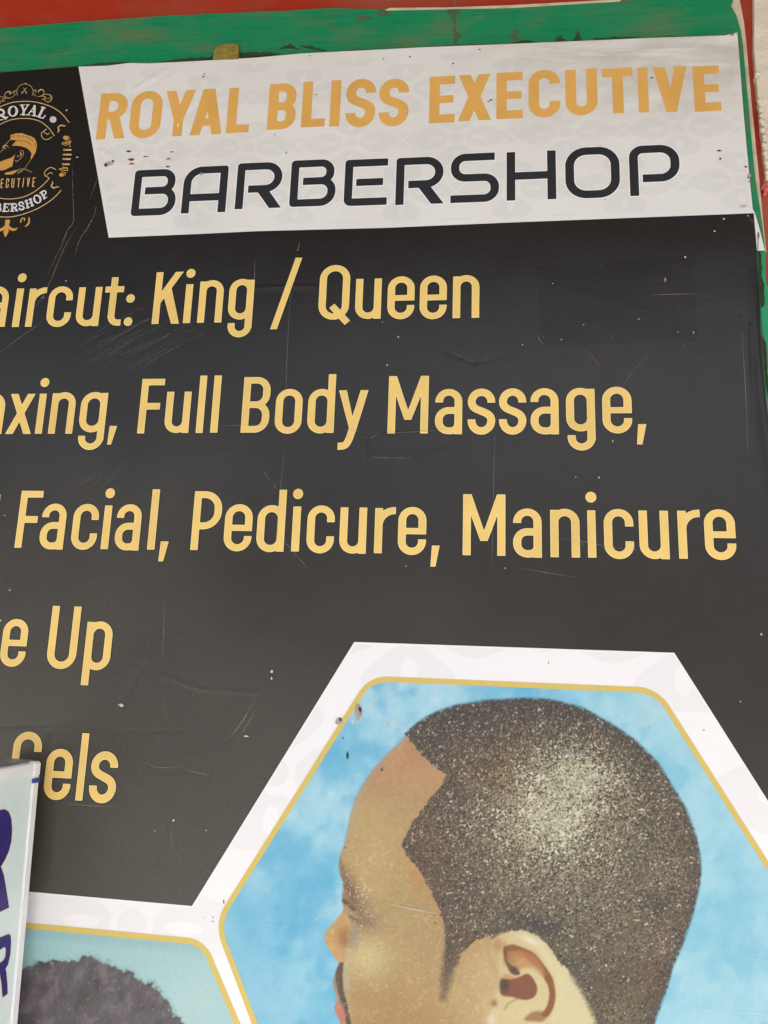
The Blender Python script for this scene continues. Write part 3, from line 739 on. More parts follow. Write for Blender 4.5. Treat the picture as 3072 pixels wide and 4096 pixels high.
def pw(u0, u1, v): return float(px(u1, v)[0]-px(u0, v)[0])
ST_S = .5*(pw(2048+490/K1, 2048+543/K1, 2150)+pw(412, 441, 2110))
ST_H1 = pw(1024+483/K1, 1024+547/K1, 410)
ST_H2 = pw(1024+224/K1, 1024+276/K1, 730)
place_letters(HEAD1, glyph, ST_H1, [('letter', M_OCHRE, 0, L2)], heading)
place_letters(HEAD2, techno, ST_H2, [('letter_outline', M_WHITE, 3.6*PXM, L2), ('letter', M_SLATE, 0, L3)], heading)
def cv(k, org, pts): return [(org[0]+a/k, org[1]+b/k) for a, b in pts]
QUADS = [cv(K1, (1024, 1024), [(258,12),(300,12),(135,475),(92,475)]), cv(K1, (0, 1024), [(712,1102),(760,1102),(720,1222),(695,1222)]),
  cv(K1, (2048, 1024), [(817,1090),(870,1090),(845,1221),(810,1221)]), cv(K1, (0, 1880), [(1043,463),(1094,463),(1057,592),(1026,592)]),
  cv(K1, (1024, 1880), [(1140,490),(1190,490),(1163,626),(1130,626)])]
SER_LAYERS = [('letter_edge', M_INKBLK, 2.6*PXM, L1), ('letter_rim', M_GOLD_ED, 0, L2), ('letter', M_GOLD_IN, -1.8*PXM, L3)]
place_letters(SERVICE, glyph, ST_S, SER_LAYERS, sheet, QUADS)

# ------------------------------------------------------------------ round crest at the upper left
ZK = 1659/320.0
def zpx(x, y): return px(np.asarray(x)/ZK, 320+np.asarray(y)/ZK)
def crest(name, sdf, bounds, mat, y=L2, off=0.0, kind=None):
    return shape_obj(name, sdf, bounds, 3.0, y, mat, sheet, zpx, off=off, tol=.15, kind=kind)
def stroke(name, pts, w, mat, y=L2, smooth=True):
    p = curve(pts, 6) if smooth and len(pts) > 2 else np.array(pts, float)
    m = max(w) if not np.isscalar(w) else w
    if not np.isscalar(w): w = list(np.interp(np.linspace(0, 1, len(p)), np.linspace(0, 1, len(w)), w))
    return crest(name, lambda X, Y: dline(X, Y, p, w), (p[:, 0].min()-m, p[:, 1].min()-m, p[:, 0].max()+m, p[:, 1].max()+m), mat, y)
D = 1659.2
stroke('crest_ring', [(-120,620),(0,560),(150,500),(300,462),(480,447),(650,450),(850,485),(1050,550),(1200,635),(1320,740),(1435,885)], 17, M_CPALE)
stroke('crest_ring', [(-120,1000),(0,925),(150,855),(300,815),(480,798),(650,810),(800,850),(920,920),(1030,1020),(1125,1155)], 17, M_CPALE)
stroke('crest_ring', [(-120,D+775),(0,D+795),(150,D+810),(300,D+805),(500,D+765),(700,D+670),(850,D+560),(960,D+455),(1025,D+378)], 17, M_CPALE)
stroke('crest_ring', [(-120,D+1165),(0,D+1180),(200,D+1185),(400,D+1150),(600,D+1085),(800,D+1000),(1000,D+880),(1150,D+760),(1270,D+630)], 17, M_CPALE)
stroke('crest_scroll', [(1025,D+378),(940,D+330),(925,D+275),(970,D+205),(1060,D+160),(1160,D+200)], 15, M_CPALE, L3)
stroke('crest_scroll', [(970,D+325),(1050,D+260),(1095,D+295)], 13, M_CPALE, L4, False)
stroke('crest_scroll', [(970,1025),(875,1095),(865,1155),(900,1220),(970,1240),(1050,1210),(1085,1180)], 14, M_CPALE, L3)
stroke('crest_scroll', [(910,1080),(990,1140),(1030,1105)], 13, M_CPALE, L4, False)
stroke('crest_thorn', [(1195,1095),(1222,1050),(1208,990),(1240,955),(1290,942),(1330,960),(1365,945)], [8,30,20,24,26,22,8], M_CPALE)
stroke('crest_thorn', [(1085,D+440),(1095,D+480),(1070,D+540),(1110,D+580),(1160,D+570),(1190,D+555),(1228,D+572)], [8,24,28,30,22,20,8], M_CPALE)
# razor and comb pieces on the right of the crest
crest('crest_handle', lambda X, Y: U(dell(X, Y, 1362, 1200, 52, 42), dline(X, Y, [(1395,1168),(1440,1195),(1438,1235),(1362,1252)], 14)), (1280,1140,1470,1280), M_CGOLD)
crest('crest_handle', lambda X, Y: U(dline(X, Y, [(1290,1312),(1470,1268)], 20), dline(X, Y, [(1292,1340),(1468,1300)], 16), dline(X, Y, [(1345,1362),(1450,1330)], 14), dline(X, Y, [(1465,1270),(1450,1330)], 20)), (1270,1240,1500,1390), M_CGOLD)
crest('crest_handle', lambda X, Y: U(dell(X, Y, 1278, D+310, 50, 38), dline(X, Y, [(1285,D+245),(1365,D+270),(1345,D+320)], 15)), (1200,D+215,1400,D+370), M_CGOLD)
crest('crest_handle', lambda X, Y: U(dline(X, Y, [(1235,D+187),(1400,D+165)], 18), dline(X, Y, [(1240,D+205),(1402,D+222)], 16), dline(X, Y, [(1302,D+150),(1395,D+172)], 16), dline(X, Y, [(1398,D+165),(1405,D+222)], 20)), (1210,D+130,1430,D+250), M_CGOLD)
for x0, x1, yy in ((1325,1472,1455),(1320,1470,1552),(1312,1456,1645),(1300,1432,D+93)):
    crest('crest_bar', lambda X, Y: I(dline(X, Y, [(x0, yy-2), (x1, yy-2)], 34), -dline(X, Y, [(x0-30, yy), (x0+60, yy)], 8)), (x0-30, yy-30, x1+30, yy+30), M_CPALE)
crest('crest_bar', lambda X, Y: dell(X, Y, 1455, 1375, 20, 11), (1425,1355,1485,1395), M_CPALE)
# lily at the foot
fleur = np.array([(120,1240),(205,1240),(215,1290),(190,1330),(200,1370),(240,1410),(300,1425),(370,1405),(345,1450),(290,1475),(230,1465),(180,1430),(185,1490),(115,1610),(70,1500),(105,1440),(60,1470),(0,1485),(-60,1480),(-60,1440),(40,1410),(95,1370),(110,1330),(105,1290)], float)+(0, D)
crest('crest_lily', lambda X, Y: dpoly(X, Y, fleur), (-70,D+1220,390,D+1630), M_CGOLD)
stroke('crest_leaf', [(430,D+1295),(450,D+1228),(500,D+1210),(515,D+1230),(505,D+1262)], [24,26,24,26,14], M_CGOLD)
cr2 = np.array([(597,1180),(625,1230),(620,1300),(585,1360),(510,1390),(555,1340),(588,1280)], float)+(0, D)
crest('crest_leaf', lambda X, Y: dpoly(X, Y, closed_curve(cr2, 4)), (490,D+1160,650,D+1410), M_CGOLD)
# head in profile
hair = [(220,1145),(330,1112),(460,1105),(560,1145),(650,1170),(720,1215),(758,1290),(770,1380),(742,1500),(690,1590),(640,1662),(642,1600),(658,1530),(620,1465),(550,1412),(450,1380),(350,1366),(250,1366),(335,1268),(345,1255),(280,1245),(218,1246)]
def hair_sdf(X, Y):
    d = dpoly(X, Y, hair)
    d = I(d, -dline(X, Y, curve([(335,1258),(440,1262),(540,1280),(610,1315),(660,1362)]), 9))
    for a in ([(232,1195),(240,1160)],[(285,1160),(292,1190),(300,1155)],[(355,1165),(395,1158)],[(405,1165),(415,1195)],[(475,1160),(500,1190)],[(530,1170),(560,1190)],[(590,1190),(600,1215)],
              [(620,1205),(640,1245)],[(665,1235),(690,1275)],[(730,1305),(742,1390)]):
        d = I(d, -dline(X, Y, a, 11))
    return d
crest('crest_head_hair', hair_sdf, (190,1090,790,1680), M_CGOLD)
beard = np.array([(320,1545),(240,1615),(100,1660),(0,1700),(-60,1720),(-60,1880),(0,1880),(90,1870),(260,1790),(280,1660)], float)
crest('crest_head_beard', lambda X, Y: dpoly(X, Y, beard), (-70,1530,340,1900), M_CGOLD)
collar = np.array([(105,1925),(180,1912),(300,1880),(395,1858),(350,1895),(300,1940),(240,1965),(105,1962)], float)
crest('crest_head_collar', lambda X, Y: dpoly(X, Y, collar), (90,1840,410,1980), M_CGOLD)
for pts, w in (([(215,1246),(160,1300),(108,1352)],8),([(70,1440),(72,1395),(95,1365),(140,1365),(185,1412)],[10,18,24,16,6]),([(85,1400),(110,1415),(120,1445)],[6,14,6]),([(70,1440),(30,1485),(0,1510),(-40,1540)],6),
   ([(420,1478),(465,1468),(492,1500),(482,1560),(440,1615),(405,1655)],9),([(428,1510),(442,1538),(420,1580)],[14,26,10]),([(360,1600),(380,1580),(388,1600)],[8,18,6]),([(690,1590),(640,1662),(560,1770),(520,1850)],6),
   ([(395,1858),(450,1850),(520,1858),(600,1885),(665,1920)],8),([(420,1885),(375,1945)],12),([(480,1870),(435,1915)],12),([(320,1670),(345,1695),(390,1672)],10)):
    stroke('crest_head_line', pts, w, M_CPALE, L3)
# crown ornament
th = np.linspace(math.radians(207), math.radians(-27), 30)
stroke('crest_crown', [(520+170*math.cos(a), 252-168*math.sin(a)) for a in th], 8, M_CPALE, L2, False)
for pts, w in (([(345,285),(300,325),(240,370),(150,378)],7),([(345,240),(310,228),(275,255),(285,280),(305,270)],10),([(210,385),(120,380),(100,320),(130,265),(190,245),(232,275),(205,300),(195,270)],[6,9,10,12,22,20,12,6]),
   ([(150,348),(135,365),(105,360),(0,352),(-40,350)],9),([(190,385),(90,392),(50,420),(70,450),(110,432)],10),([(680,290),(715,300),(750,340)],8),([(690,225),(735,210),(758,240),(735,262)],10),
   ([(800,265),(815,220),(870,205),(915,235),(900,310),(860,335),(790,350)],[10,24,22,12,10,12,7]),([(880,320),(950,300),(1030,310),(1075,360),(1060,430),(1000,462),(925,430)],[8,9,12,16,14,12,8]),
   ([(860,340),(930,345),(945,385),(910,408),(875,395)],[8,12,16,14,8]),([(960,395),(1020,395),(1050,355),(1030,315)],8),([(0,445),(20,440),(15,480),(-20,500)],9)):
    stroke('crest_scroll', pts, w, M_CPALE, L3)
crest('crest_finial', lambda X, Y: dpoly(X, Y, [(540,60),(555,85),(540,105),(524,85)]), (515,50,565,115), M_CPALE, L4)
crest('crest_scissors', lambda X, Y: U(dline(X, Y, [(490,165),(540,255)], 9), dline(X, Y, [(548,165),(480,255)], 9), np.abs(dell(X, Y, 465, 264, 17, 14))-3.5, np.abs(dell(X, Y, 547, 264, 14, 16))-3.5), (440,150,575,290), M_CPALE, L2)
# small lettering round the crest
CREST_LETTERS = [
 ('white', [([(-40,620),(0,615),(70,640),(85,690),(40,730),(-40,745)],40),([(30,740),(128,795)],48),([(100,812),(165,772)],18),([(-40,842),(62,826)],16)]),
 ('ring', (272,652,106,110,56,94,.15)),
 ('white', [([(458,535),(503,640)],44),([(582,530),(515,640)],18),([(500,630),(487,720)],44),([(415,526),(520,521)],13),([(545,522),(612,518)],13),([(425,723),(540,728)],13)]),
 ('white', [([(716,555),(585,725)],17),([(722,545),(716,738)],44),([(635,662),(705,664)],15),([(555,727),(625,732)],13),([(665,742),(760,750)],13)]),
 ('white', [([(902,580),(812,765)],46),([(765,757),(898,800)],17),([(898,800),(940,742)],17),([(860,564),(945,588)],15)]),
 ('dot', (1105,825,68,64)),
 ('white', [([(-20,D+905),(15,D+925),(10,D+965),(-20,D+985),(20,D+1005),(15,D+1050),(-20,D+1065)],24)]),
 ('white', [([(108,D+915),(88,D+1062)],40),([(85,D+912),(200,D+912)],15),([(195,D+908),(191,D+945)],11),([(110,D+985),(160,D+985)],13),([(160,D+968),(158,D+1002)],10),([(52,D+1070),(175,D+1070)],15),([(175,D+1068),(190,D+1022)],13)]),
 ('white', [([(262,D+915),(256,D+1060)],40),([(228,D+916),(310,D+912),(348,D+940),(330,D+982),(270,D+995)],26),([(300,D+990),(352,D+1052)],38),([(215,D+1068),(300,D+1065)],13),([(330,D+1060),(380,D+1050)],13)]),
 ('white', [([(488,D+918),(468,D+885),(425,D+882),(398,D+910),(412,D+945),(460,D+957),(498,D+985),(490,D+1020),(440,D+1034),(403,D+1008)],29)]),
 ('white', [([(548,D+848),(582,D+988)],40),([(636,D+818),(674,D+948)],40),([(570,D+915),(650,D+886)],15),([(515,D+858),(580,D+838)],13),([(600,D+828),(665,D+806)],13),([(545,D+1004),(615,D+985)],13),([(640,D+966),(705,D+945)],13)]),
 ('ring', (778,D+815,84,92,42,74,-.45)),
 ('white', [([(868,D+692),(930,D+798)],40),([(850,D+676),(920,D+642),(955,D+665),(945,D+710),(905,D+738)],26),([(905,D+815),(975,D+770)],13),([(825,D+692),(872,D+668)],13)])]
for kind_, dat in CREST_LETTERS:
    if kind_ == 'white':
        strokes = [(curve(p, 5) if len(p) > 2 else np.array(p, float), w) for p, w in dat]
        allp = np.concatenate([p for p, _ in strokes]); f_ = lambda X, Y: U(*[dline(X, Y, p, w) for p, w in strokes])
        bd = (allp[:, 0].min()-40, allp[:, 1].min()-40, allp[:, 0].max()+40, allp[:, 1].max()+40)
    elif kind_ == 'ring':
        cx_, cy_, ra, rb, rc, rd, ro = dat; f_ = lambda X, Y: I(dell(X, Y, cx_, cy_, ra, rb, ro), -dell(X, Y, cx_, cy_, rc, rd, ro)); bd = (cx_-140, cy_-140, cx_+140, cy_+140)
    else:
        cx_, cy_, ra, rb = dat; f_ = lambda X, Y: dell(X, Y, cx_, cy_, ra, rb); bd = (cx_-100, cy_-100, cx_+100, cy_+100)
    crest('crest_letter', f_, bd, M_WHITE, L3)
    crest('crest_letter_fill', f_, bd, M_CGREY, L4, -9)
EX = [[[(75,402),(35,402),(22,575),(50,575)],[(32,490),(65,490)]], [[(182,455),(188,405),(160,392),(145,410),(130,560),(145,575),(172,560),(178,510)]], [[(255,390),(245,560),(260,572),(285,560),(300,390)]],
      [[(370,395),(425,390)],[(400,393),(382,565)]], [[(498,382),(475,560)]], [[(578,378),(580,550),(622,375)]], [[(735,374),(695,376),(680,552),(715,550)],[(690,465),(720,463)]]]
for lets in EX:
    ls = [np.array(p, float)+(0, D) for p in lets]; allp = np.concatenate(ls)
    crest('crest_letter', lambda X, Y: U(*[dline(X, Y, p, 19) for p in ls]), (allp[:, 0].min()-30, allp[:, 1].min()-30, allp[:, 0].max()+30, allp[:, 1].max()+30), M_CPALE, L3)

# ------------------------------------------------------------------ white photo panel with two framed hexagons
panel_loop = P([(1417,2568),(2697,2611),(3072,3204),(3300,3560),(3420,4400),(-420,4400),(-420,3520),(122,3567),(768,3624)])
xr_clip = 1.35
photo = flat('photo_panel', [panel_loop], L1, M_PHW, banner); photo['label'] = 'white panel holding two yellow-framed hexagon photos'
shape_obj('floral_motif', lambda X, Y: np.maximum(floral(X+.11, Y+.03, 1000*PXM, 560*PXM, PXM*2.1), dpoly(X, Y, panel_loop)+.004),
          (-1.2, panel_loop[:, 1].min(), 1.3, panel_loop[:, 1].max()), PXM*4, L1-.00012, M_PHF, photo, split=True)
def inset(poly, d):
    p = np.array(poly, float); n = len(p); a = sum(p[i][0]*p[(i+1) % n][1]-p[(i+1) % n][0]*p[i][1] for i in range(n)); sg = 1 if a > 0 else -1
    out = []
    for i in range(n):
        a_, b_, c_ = p[i-1], p[i], p[(i+1) % n]; e1 = (b_-a_)/np.hypot(*(b_-a_)); e2 = (c_-b_)/np.hypot(*(c_-b_))
        n1 = np.array([-e1[1], e1[0]])*sg; n2 = np.array([-e2[1], e2[0]])*sg
        A = np.array([n1, n2]); out.append(np.linalg.solve(A, np.array([n1@(b_+n1*d), n2@(b_+n2*d)])))
    return np.array(out)
HEX1 = P([(1482,2714),(2625,2762),(3330,3872),(2930,4760),(1270,4760),(868,3692)])
HEX2 = P([(812,3768),(1180,4640),(-300,4640),(-700,4100),(-500,3644)])
def rhex(poly, R):
    q = inset(poly, R); return lambda X, Y: dpoly(X, Y, q)-R
h1, h2 = rhex(HEX1, 120*PXM), rhex(HEX2, 105*PXM)
for nm, hx, poly in (('hexagon_frame', h1, HEX1), ('hexagon_frame', h2, HEX2)):
    lo, hi = poly.min(0)-.02, poly.max(0)+.02
    shape_obj(nm, lambda X, Y: I(np.abs(hx(X, Y))-10*PXM, .60-Y), (lo[0], max(lo[1], .62), hi[0], hi[1]), PXM*2, L3, M_FRAME, photo)

# ---- printed photographs: ink colours per vertex on a fine grid
def lattice(seed, shape=(256, 256)): return np.random.default_rng(seed).random(shape)
def vnoise(u, v, scale, seed):
    L = lattice(seed); x = u/scale; y = v/scale
    i = np.floor(x).astype(int); j = np.floor(y).astype(int); fx = x-i; fy = y-j
    fx = fx*fx*(3-2*fx); fy = fy*fy*(3-2*fy); m = 255
    a, b, c, d = L[j & m, i & m], L[j & m, (i+1) & m], L[(j+1) & m, i & m], L[(j+1) & m, (i+1) & m]
    return (a*(1-fx)+b*fx)*(1-fy)+(c*(1-fx)+d*fx)*fy
def fbm(u, v, scale, seed, oc=4):
    t = 0; a = 1; s = 0
    for k in range(oc): t = t+a*vnoise(u+37*k, v-91*k, scale/2**k, seed+k); s += a; a *= .5
    return t/s
def sst(x, a, b): t = np.clip((x-a)/(b-a), 0, 1); return t*t*(3-2*t)
def print_photo(name, hx, poly, painter, step, y, label):
    lo, hi = poly.min(0), poly.max(0)
    uu, vv = np.meshgrid(np.array([lo[0], hi[0]]), np.array([lo[1], hi[1]]))
    zmin = float(px(1536, 4300)[1]); x0 = max(lo[0], float(px(-60, 4100)[0])); x1 = min(hi[0], float(px(3200, 3900)[0]))
    xs = np.arange(x0, x1, step); zs = np.arange(max(lo[1], zmin), hi[1], step)
    X, Z = np.meshgrid(xs, zs); inside = hx(X, Z) < 0
    u, v = to_px(X, Z)
    rgb = painter(u, v)
    idx = -np.ones(X.shape, int)
    cell = inside[:-1, :-1] & inside[1:, :-1] & inside[:-1, 1:] & inside[1:, 1:]
    use = np.zeros(X.shape, bool); use[:-1, :-1] |= cell; use[1:, :-1] |= cell; use[:-1, 1:] |= cell; use[1:, 1:] |= cell
    n = int(use.sum()); idx[use] = np.arange(n)
    co = np.stack([X[use], np.full(n, y), Z[use]], 1).astype(np.float32)
    q = np.stack([idx[:-1, :-1][cell], idx[:-1, 1:][cell], idx[1:, 1:][cell], idx[1:, :-1][cell]], 1).astype(np.int32)
    me = bpy.data.meshes.new(name); me.vertices.add(n); me.vertices.foreach_set('co', co.ravel())
    me.loops.add(q.size); me.loops.foreach_set('vertex_index', q.ravel())
    me.polygons.add(len(q)); me.polygons.foreach_set('loop_start', np.arange(0, q.size, 4, dtype=np.int32)); me.polygons.foreach_set('loop_total', np.full(len(q), 4, np.int32))
    me.update(calc_edges=True)
    at = me.color_attributes.new('ink', 'FLOAT_COLOR', 'POINT')
    c4 = np.ones((n, 4), np.float32); c4[:, :3] = rgb[use]; at.data.foreach_set('color', c4.ravel())
    o = link(name, me, amat(name+'_ink', 'ink', G_PHOTO), photo); o['label'] = label
    return o
def mixc(c, col, m): return c*(1-m[..., None])+np.array(col, float)*m[..., None]

HAIR_OUT = [(1623,2935),(1660,2900),(1703,2870),(1760,2842),(1826,2821),(1950,2802),(2030,2797),(2110,2794),(2202,2799),(2326,2830),(2443,2895),(2542,2963),(2634,3055),(2690,3148),(2745,3240),(2783,3346),(2801,3440),(2802,3480),
  (2792,3566),(2764,3677),(2727,3782),(2690,3862),(2671,3936),(2641,4022),(2613,4096),(2575,4220)]
HAIR_IN = [(2395,4130),(2382,4084),(2367,4048),(2346,4006),(2322,3955),(2298,3924),(2277,3882),(2238,3849),(2219,3813),(2195,3780),(2162,3750),(2129,3731),(2087,3719),(2045,3721),(1999,3728),(1969,3748),(1956,3741),
  (1901,3763),(1845,3813),(1820,3875),(1802,3936),(1783,3998),(1759,3998),(1766,3893),(1776,3813),(1780,3751),(1771,3677),(1740,3597),(1703,3523),(1672,3473),(1629,3426),(1607,3377),(1641,3302),(1703,3216),(1765,3142),(1782,3100),
  (1752,3078),(1678,3012)]
FACE = [(1623,2935),(1604,2963),(1549,3012),(1493,3074),(1450,3136),(1419,3198),(1401,3253),(1388,3321),(1376,3377),(1360,3420),(1354,3463),(1361,3500),(1370,3522),(1372,3546),(1368,3581),(1368,3608),(1375,3632),(1362,3659),(1335,3689),
  (1311,3716),(1299,3743),(1300,3769),(1314,3794),(1333,3821),(1354,3848),(1349,3869),(1341,3891),(1333,3920),(1333,3945),(1341,3969),(1348,3999),(1338,4023),(1338,4039),(1349,4063),(1362,4093),(1375,4150),(1390,4300),(2450,4300),(2500,3800),(2300,3200)]
def soft(u, v, pts, w): return sst(-dpoly(u, v, pts), -w, w)
def blob(u, v, cx, cy, rx, ry, rot=0.0, p=1.0):
    c, s = math.cos(rot), math.sin(rot); x = ((u-cx)*c+(v-cy)*s)/rx; y = (-(u-cx)*s+(v-cy)*c)/ry
    return np.exp(-(x*x+y*y)*p)
def paint_fade(u, v):
    c = np.zeros(u.shape+(3,))+np.array((158, 220, 242.))
    n1 = fbm(u+.3*v, v-.2*u, 210, 11, 4); n2 = fbm(u*1.0+.4*v, v*.9-.3*u, 110, 23, 3)
    c = mixc(c, (108, 192, 230), sst(n1, .58, .25)*.8); c = mixc(c, (188, 230, 246), sst(n1, .42, .78)*.8); c = mixc(c, (200, 236, 248), sst(n2, .52, .8)*.5); c += (fbm(u, v, 46, 29, 3)-.5)[..., None]*np.array((34, 20, 10.))
    c = mixc(c, (88, 180, 226), sst(n2, .42, .2)*.5)
    c = mixc(c, (96, 184, 226), sst(u, 1500, 980)*sst(v, 3300, 3700)*.45); c = mixc(c, (172, 228, 242), sst(u, 2100, 2700)*.5)
    face = soft(u, v, FACE, 5); edge = soft(u, v, FACE, 22)
    # skin
    s = np.zeros(u.shape+(3,))+np.array((196, 168, 120.))
    s = mixc(s, (206, 162, 118), sst(v, 3260, 3020)*.85); s = mixc(s, (196, 150, 116), blob(u, v, 1560, 3060, 130, 90, -.8)*.5)
    s = mixc(s, (206, 184, 130), blob(u, v, 1480, 3330, 110, 150)*.8); s = mixc(s, (198, 176, 118), blob(u, v, 1560, 3560, 140, 120)*.6)
    s = mixc(s, (214, 208, 150), blob(u, v, 1490, 3830, 100, 90)*.9); s = mixc(s, (184, 150, 100), blob(u, v, 1640, 4060, 170, 130)*.7)
    s = mixc(s, (206, 186, 130), blob(u, v, 1850, 4010, 110, 160)*.7); s = mixc(s, (196, 148, 84), blob(u, v, 1665, 3520, 34, 80, -.45)*.8)
    s = mixc(s, (226, 216, 168), sst(u, 1850, 2100)*sst(v, 3700, 3900)*.9)
    s = mixc(s, (180, 152, 106), blob(u, v, 1705, 3760, 90, 260)*.45); s = mixc(s, (190, 172, 120), blob(u, v, 1600, 3650, 120, 90)*.5); s = mixc(s, (176, 140, 92), blob(u, v, 1560, 4120, 260, 90)*.6)
    # brow, eye socket
    s = mixc(s, (150, 124, 92), blob(u, v, 1398, 3540, 34, 70, -.35)*.85); s = mixc(s, (132, 106, 84), blob(u, v, 1420, 3600, 60, 42, .6)*.75)
    s = mixc(s, (150, 128, 104), blob(u, v, 1462, 3680, 60, 36, .35)*.9); s = mixc(s, (132, 104, 82), blob(u, v, 1392, 3615, 30, 8, .5)*.9)
    s = mixc(s, (168, 162, 160), blob(u, v, 1400, 3664, 16, 12)*.8); s = mixc(s, (160, 158, 156), blob(u, v, 1412, 3745, 26, 40)*.75)
    s = mixc(s, (120, 98, 80), soft(u, v, [(1352,3430),(1364,3436),(1382,3490),(1418,3570),(1456,3648),(1446,3664),(1402,3600),(1370,3536)], 12)*.6)
    s = mixc(s, (92, 70, 60), np.exp(-(np.maximum(dline(u, v, [(1372,3598),(1388,3612),(1414,3636)], 3), 0)/6)**2)*.75); s = mixc(s, (110, 84, 70), np.exp(-(np.maximum(dline(u, v, [(1378,3652),(1404,3668),(1440,3690)], 2), 0)/7)**2)*.5)
    # nose and its side
    nose = soft(u, v, [(1375,3640),(1290,3700),(1280,3760),(1350,3860),(1372,3850),(1392,3790),(1400,3720),(1392,3660)], 10)
    sn = np.zeros(u.shape+(3,))+np.array((216, 180, 116.)); sn = mixc(sn, (176, 124, 84), blob(u, v, 1378, 3755, 28, 46)*.95); sn = mixc(sn, (222, 168, 110), blob(u, v, 1352, 3830, 24, 24)*.8)
    s = s*(1-nose[..., None])+sn*nose[..., None]
    s = mixc(s, (196, 190, 160), blob(u, v, 1388, 3890, 14, 90, -.05)*.8); 
    # moustache strip and lips
    mou = soft(u, v, [(1358,3846),(1374,3850),(1370,3900),(1374,3960),(1390,4020),(1402,4080),(1412,4140),(1396,4140),(1380,4070),(1362,4010),(1350,3960),(1338,3920),(1340,3890)], 4)
    s = mixc(s, (88, 78, 70), mou*.92)
    s = mixc(s, (176, 150, 116), soft(u, v, [(1332,3925),(1340,3900),(1350,3960),(1362,4010),(1350,4010),(1340,3970)], 4)*.9)
    s = mixc(s, (214, 134, 118), soft(u, v, [(1336,4028),(1350,4005),(1372,4020),(1385,4070),(1372,4085),(1350,4066)], 7)*.9)
    # temple fold, pores
    s += (fbm(u, v, 8, 51, 2)-.5)[..., None]*17; s += (fbm(u, v, 120, 55, 3)-.5)[..., None]*np.array((20, 22, 22.))
    s *= np.array((.965, .945, .93))
    pore = sst(fbm(u, v, 11, 61, 2), .70, .80)*sst(v, 3250, 3450); s = mixc(s, (236, 226, 176), pore*.28)
    browp = sst(fbm(u*1.4, v, 7, 64, 1), .74, .86)*blob(u, v, 1430, 3580, 70, 110, -.5); s = mixc(s, (246, 236, 200), np.clip(browp*.8, 0, 1))
    s = mixc(s, (150, 178, 190), (1-sst(-dpoly(u, v, FACE), 0, 30))*.35*sst(v, 3500, 3300))
    # ear
    E = lambda pts: [(1900+a/3.318, 3620+b/3.318) for a, b in pts]
    EC = lambda pts: closed_curve(E(pts), 4)
    ear = soft(u, v, EC([(230,430),(330,360),(480,335),(620,330),(760,370),(870,430),(980,530),(1060,640),(1120,760),(1180,1000),(1150,1400),(1000,1640),(600,1800),(200,1700),(240,1300),(330,950),(220,700)]), 8)
    s = mixc(s, (224, 210, 160), ear*.75)
    s = mixc(s, (176, 132, 92), blob(u, v, *E([(300,530)])[0], 24, 30)*.8)
    s = mixc(s, (240, 236, 214), blob(u, v, *E([(740,470)])[0], 46, 15, .45)*.9); s = mixc(s, (232, 226, 184), blob(u, v, *E([(960,700)])[0], 22, 60, -.6)*.7)
    s = mixc(s, (140, 82, 48), soft(u, v, EC([(375,580),(430,535),(520,525),(660,575),(770,630),(860,720),(950,840),(1020,950),(1060,1080),(1070,1220),(1030,1380),(960,1480),(880,1450),(950,1350),(985,1200),(970,1080),(920,980),(880,880),(780,790),(640,700),(560,760),(470,760),(400,680)]), 5)*.92)
    s = mixc(s, (188, 136, 86), soft(u, v, EC([(420,640),(560,600),(720,640),(860,760),(930,900),(900,960),(800,860),(680,830),(560,860),(470,800)]), 10)*.7)
    s = mixc(s, (112, 66, 44), blob(u, v, *E([(400,660)])[0], 8, 36)*.8); s = mixc(s, (186, 150, 104), blob(u, v, *E([(255,760)])[0], 26, 70)*.5)
    s = mixc(s, (206, 160, 100), blob(u, v, *E([(600,740)])[0], 34, 22, .5)*.7); s = mixc(s, (178, 112, 72), blob(u, v, *E([(760,700)])[0], 30, 20, .6)*.6)
    s = mixc(s, (134, 78, 50), soft(u, v, EC([(345,980),(480,980),(590,950),(700,910),(780,990),(825,1100),(800,1200),(720,1250),(620,1255),(500,1220),(345,1180)]), 5)*.95)
    s = mixc(s, (98, 66, 52), soft(u, v, EC([(400,700),(470,780),(560,850),(600,910),(540,930),(470,890),(420,800)]), 5)*.85)
    s = mixc(s, (66, 58, 58), blob(u, v, *E([(395,1065)])[0], 18, 28)*.95); s = mixc(s, (70, 60, 58), blob(u, v, *E([(520,865)])[0], 16, 16)*.7)
    s = mixc(s, (206, 160, 100), soft(u, v, E([(400,910),(470,930),(560,960),(480,985),(350,975)]), 4)*.8)
    s = mixc(s, (150, 98, 62), soft(u, v, EC([(660,1500),(760,1420),(880,1410),(960,1450),(900,1540),(780,1540),(680,1530)]), 9)*.75)
    s = mixc(s, (140, 96, 68), blob(u, v, *E([(255,1300)])[0], 12, 14)*.8); s = mixc(s, (234, 228, 198), blob(u, v, *E([(215,1520)])[0], 20, 26)*.8)
    s = mixc(s, (150, 120, 80), np.exp(-(dline(u, v, E([(560,1240),(450,1300),(390,1380)]), 3)/4)**2)*.4); s = mixc(s, (120, 92, 66), np.exp(-(np.maximum(dline(u, v, E([(230,435),(330,365),(430,345)]), 2), 0)/5)**2)*.8)
    s = mixc(s, (228, 222, 176), soft(u, v, EC([(1120,760),(1250,870),(1400,1110),(1600,1540),(1500,1700),(1000,1700),(1080,1300),(1060,1000)]), 12)*.7)
    c = c*(1-face[..., None])+s*face[..., None]
    # clipped hair with its glitter
    jit = (fbm(u, v, 12, 71, 2)-.5)*14
    hd = dpoly(u, v, HAIR_OUT+HAIR_IN)+jit
    soft_w = 4+16*sst(v, 3650, 3950)*sst(u, 1880, 1800)+14*sst(v, 3820, 3950)*sst(u, 2500, 2400)*sst(u, 2180, 2260)
    hm = sst(-hd, -soft_w, soft_w)
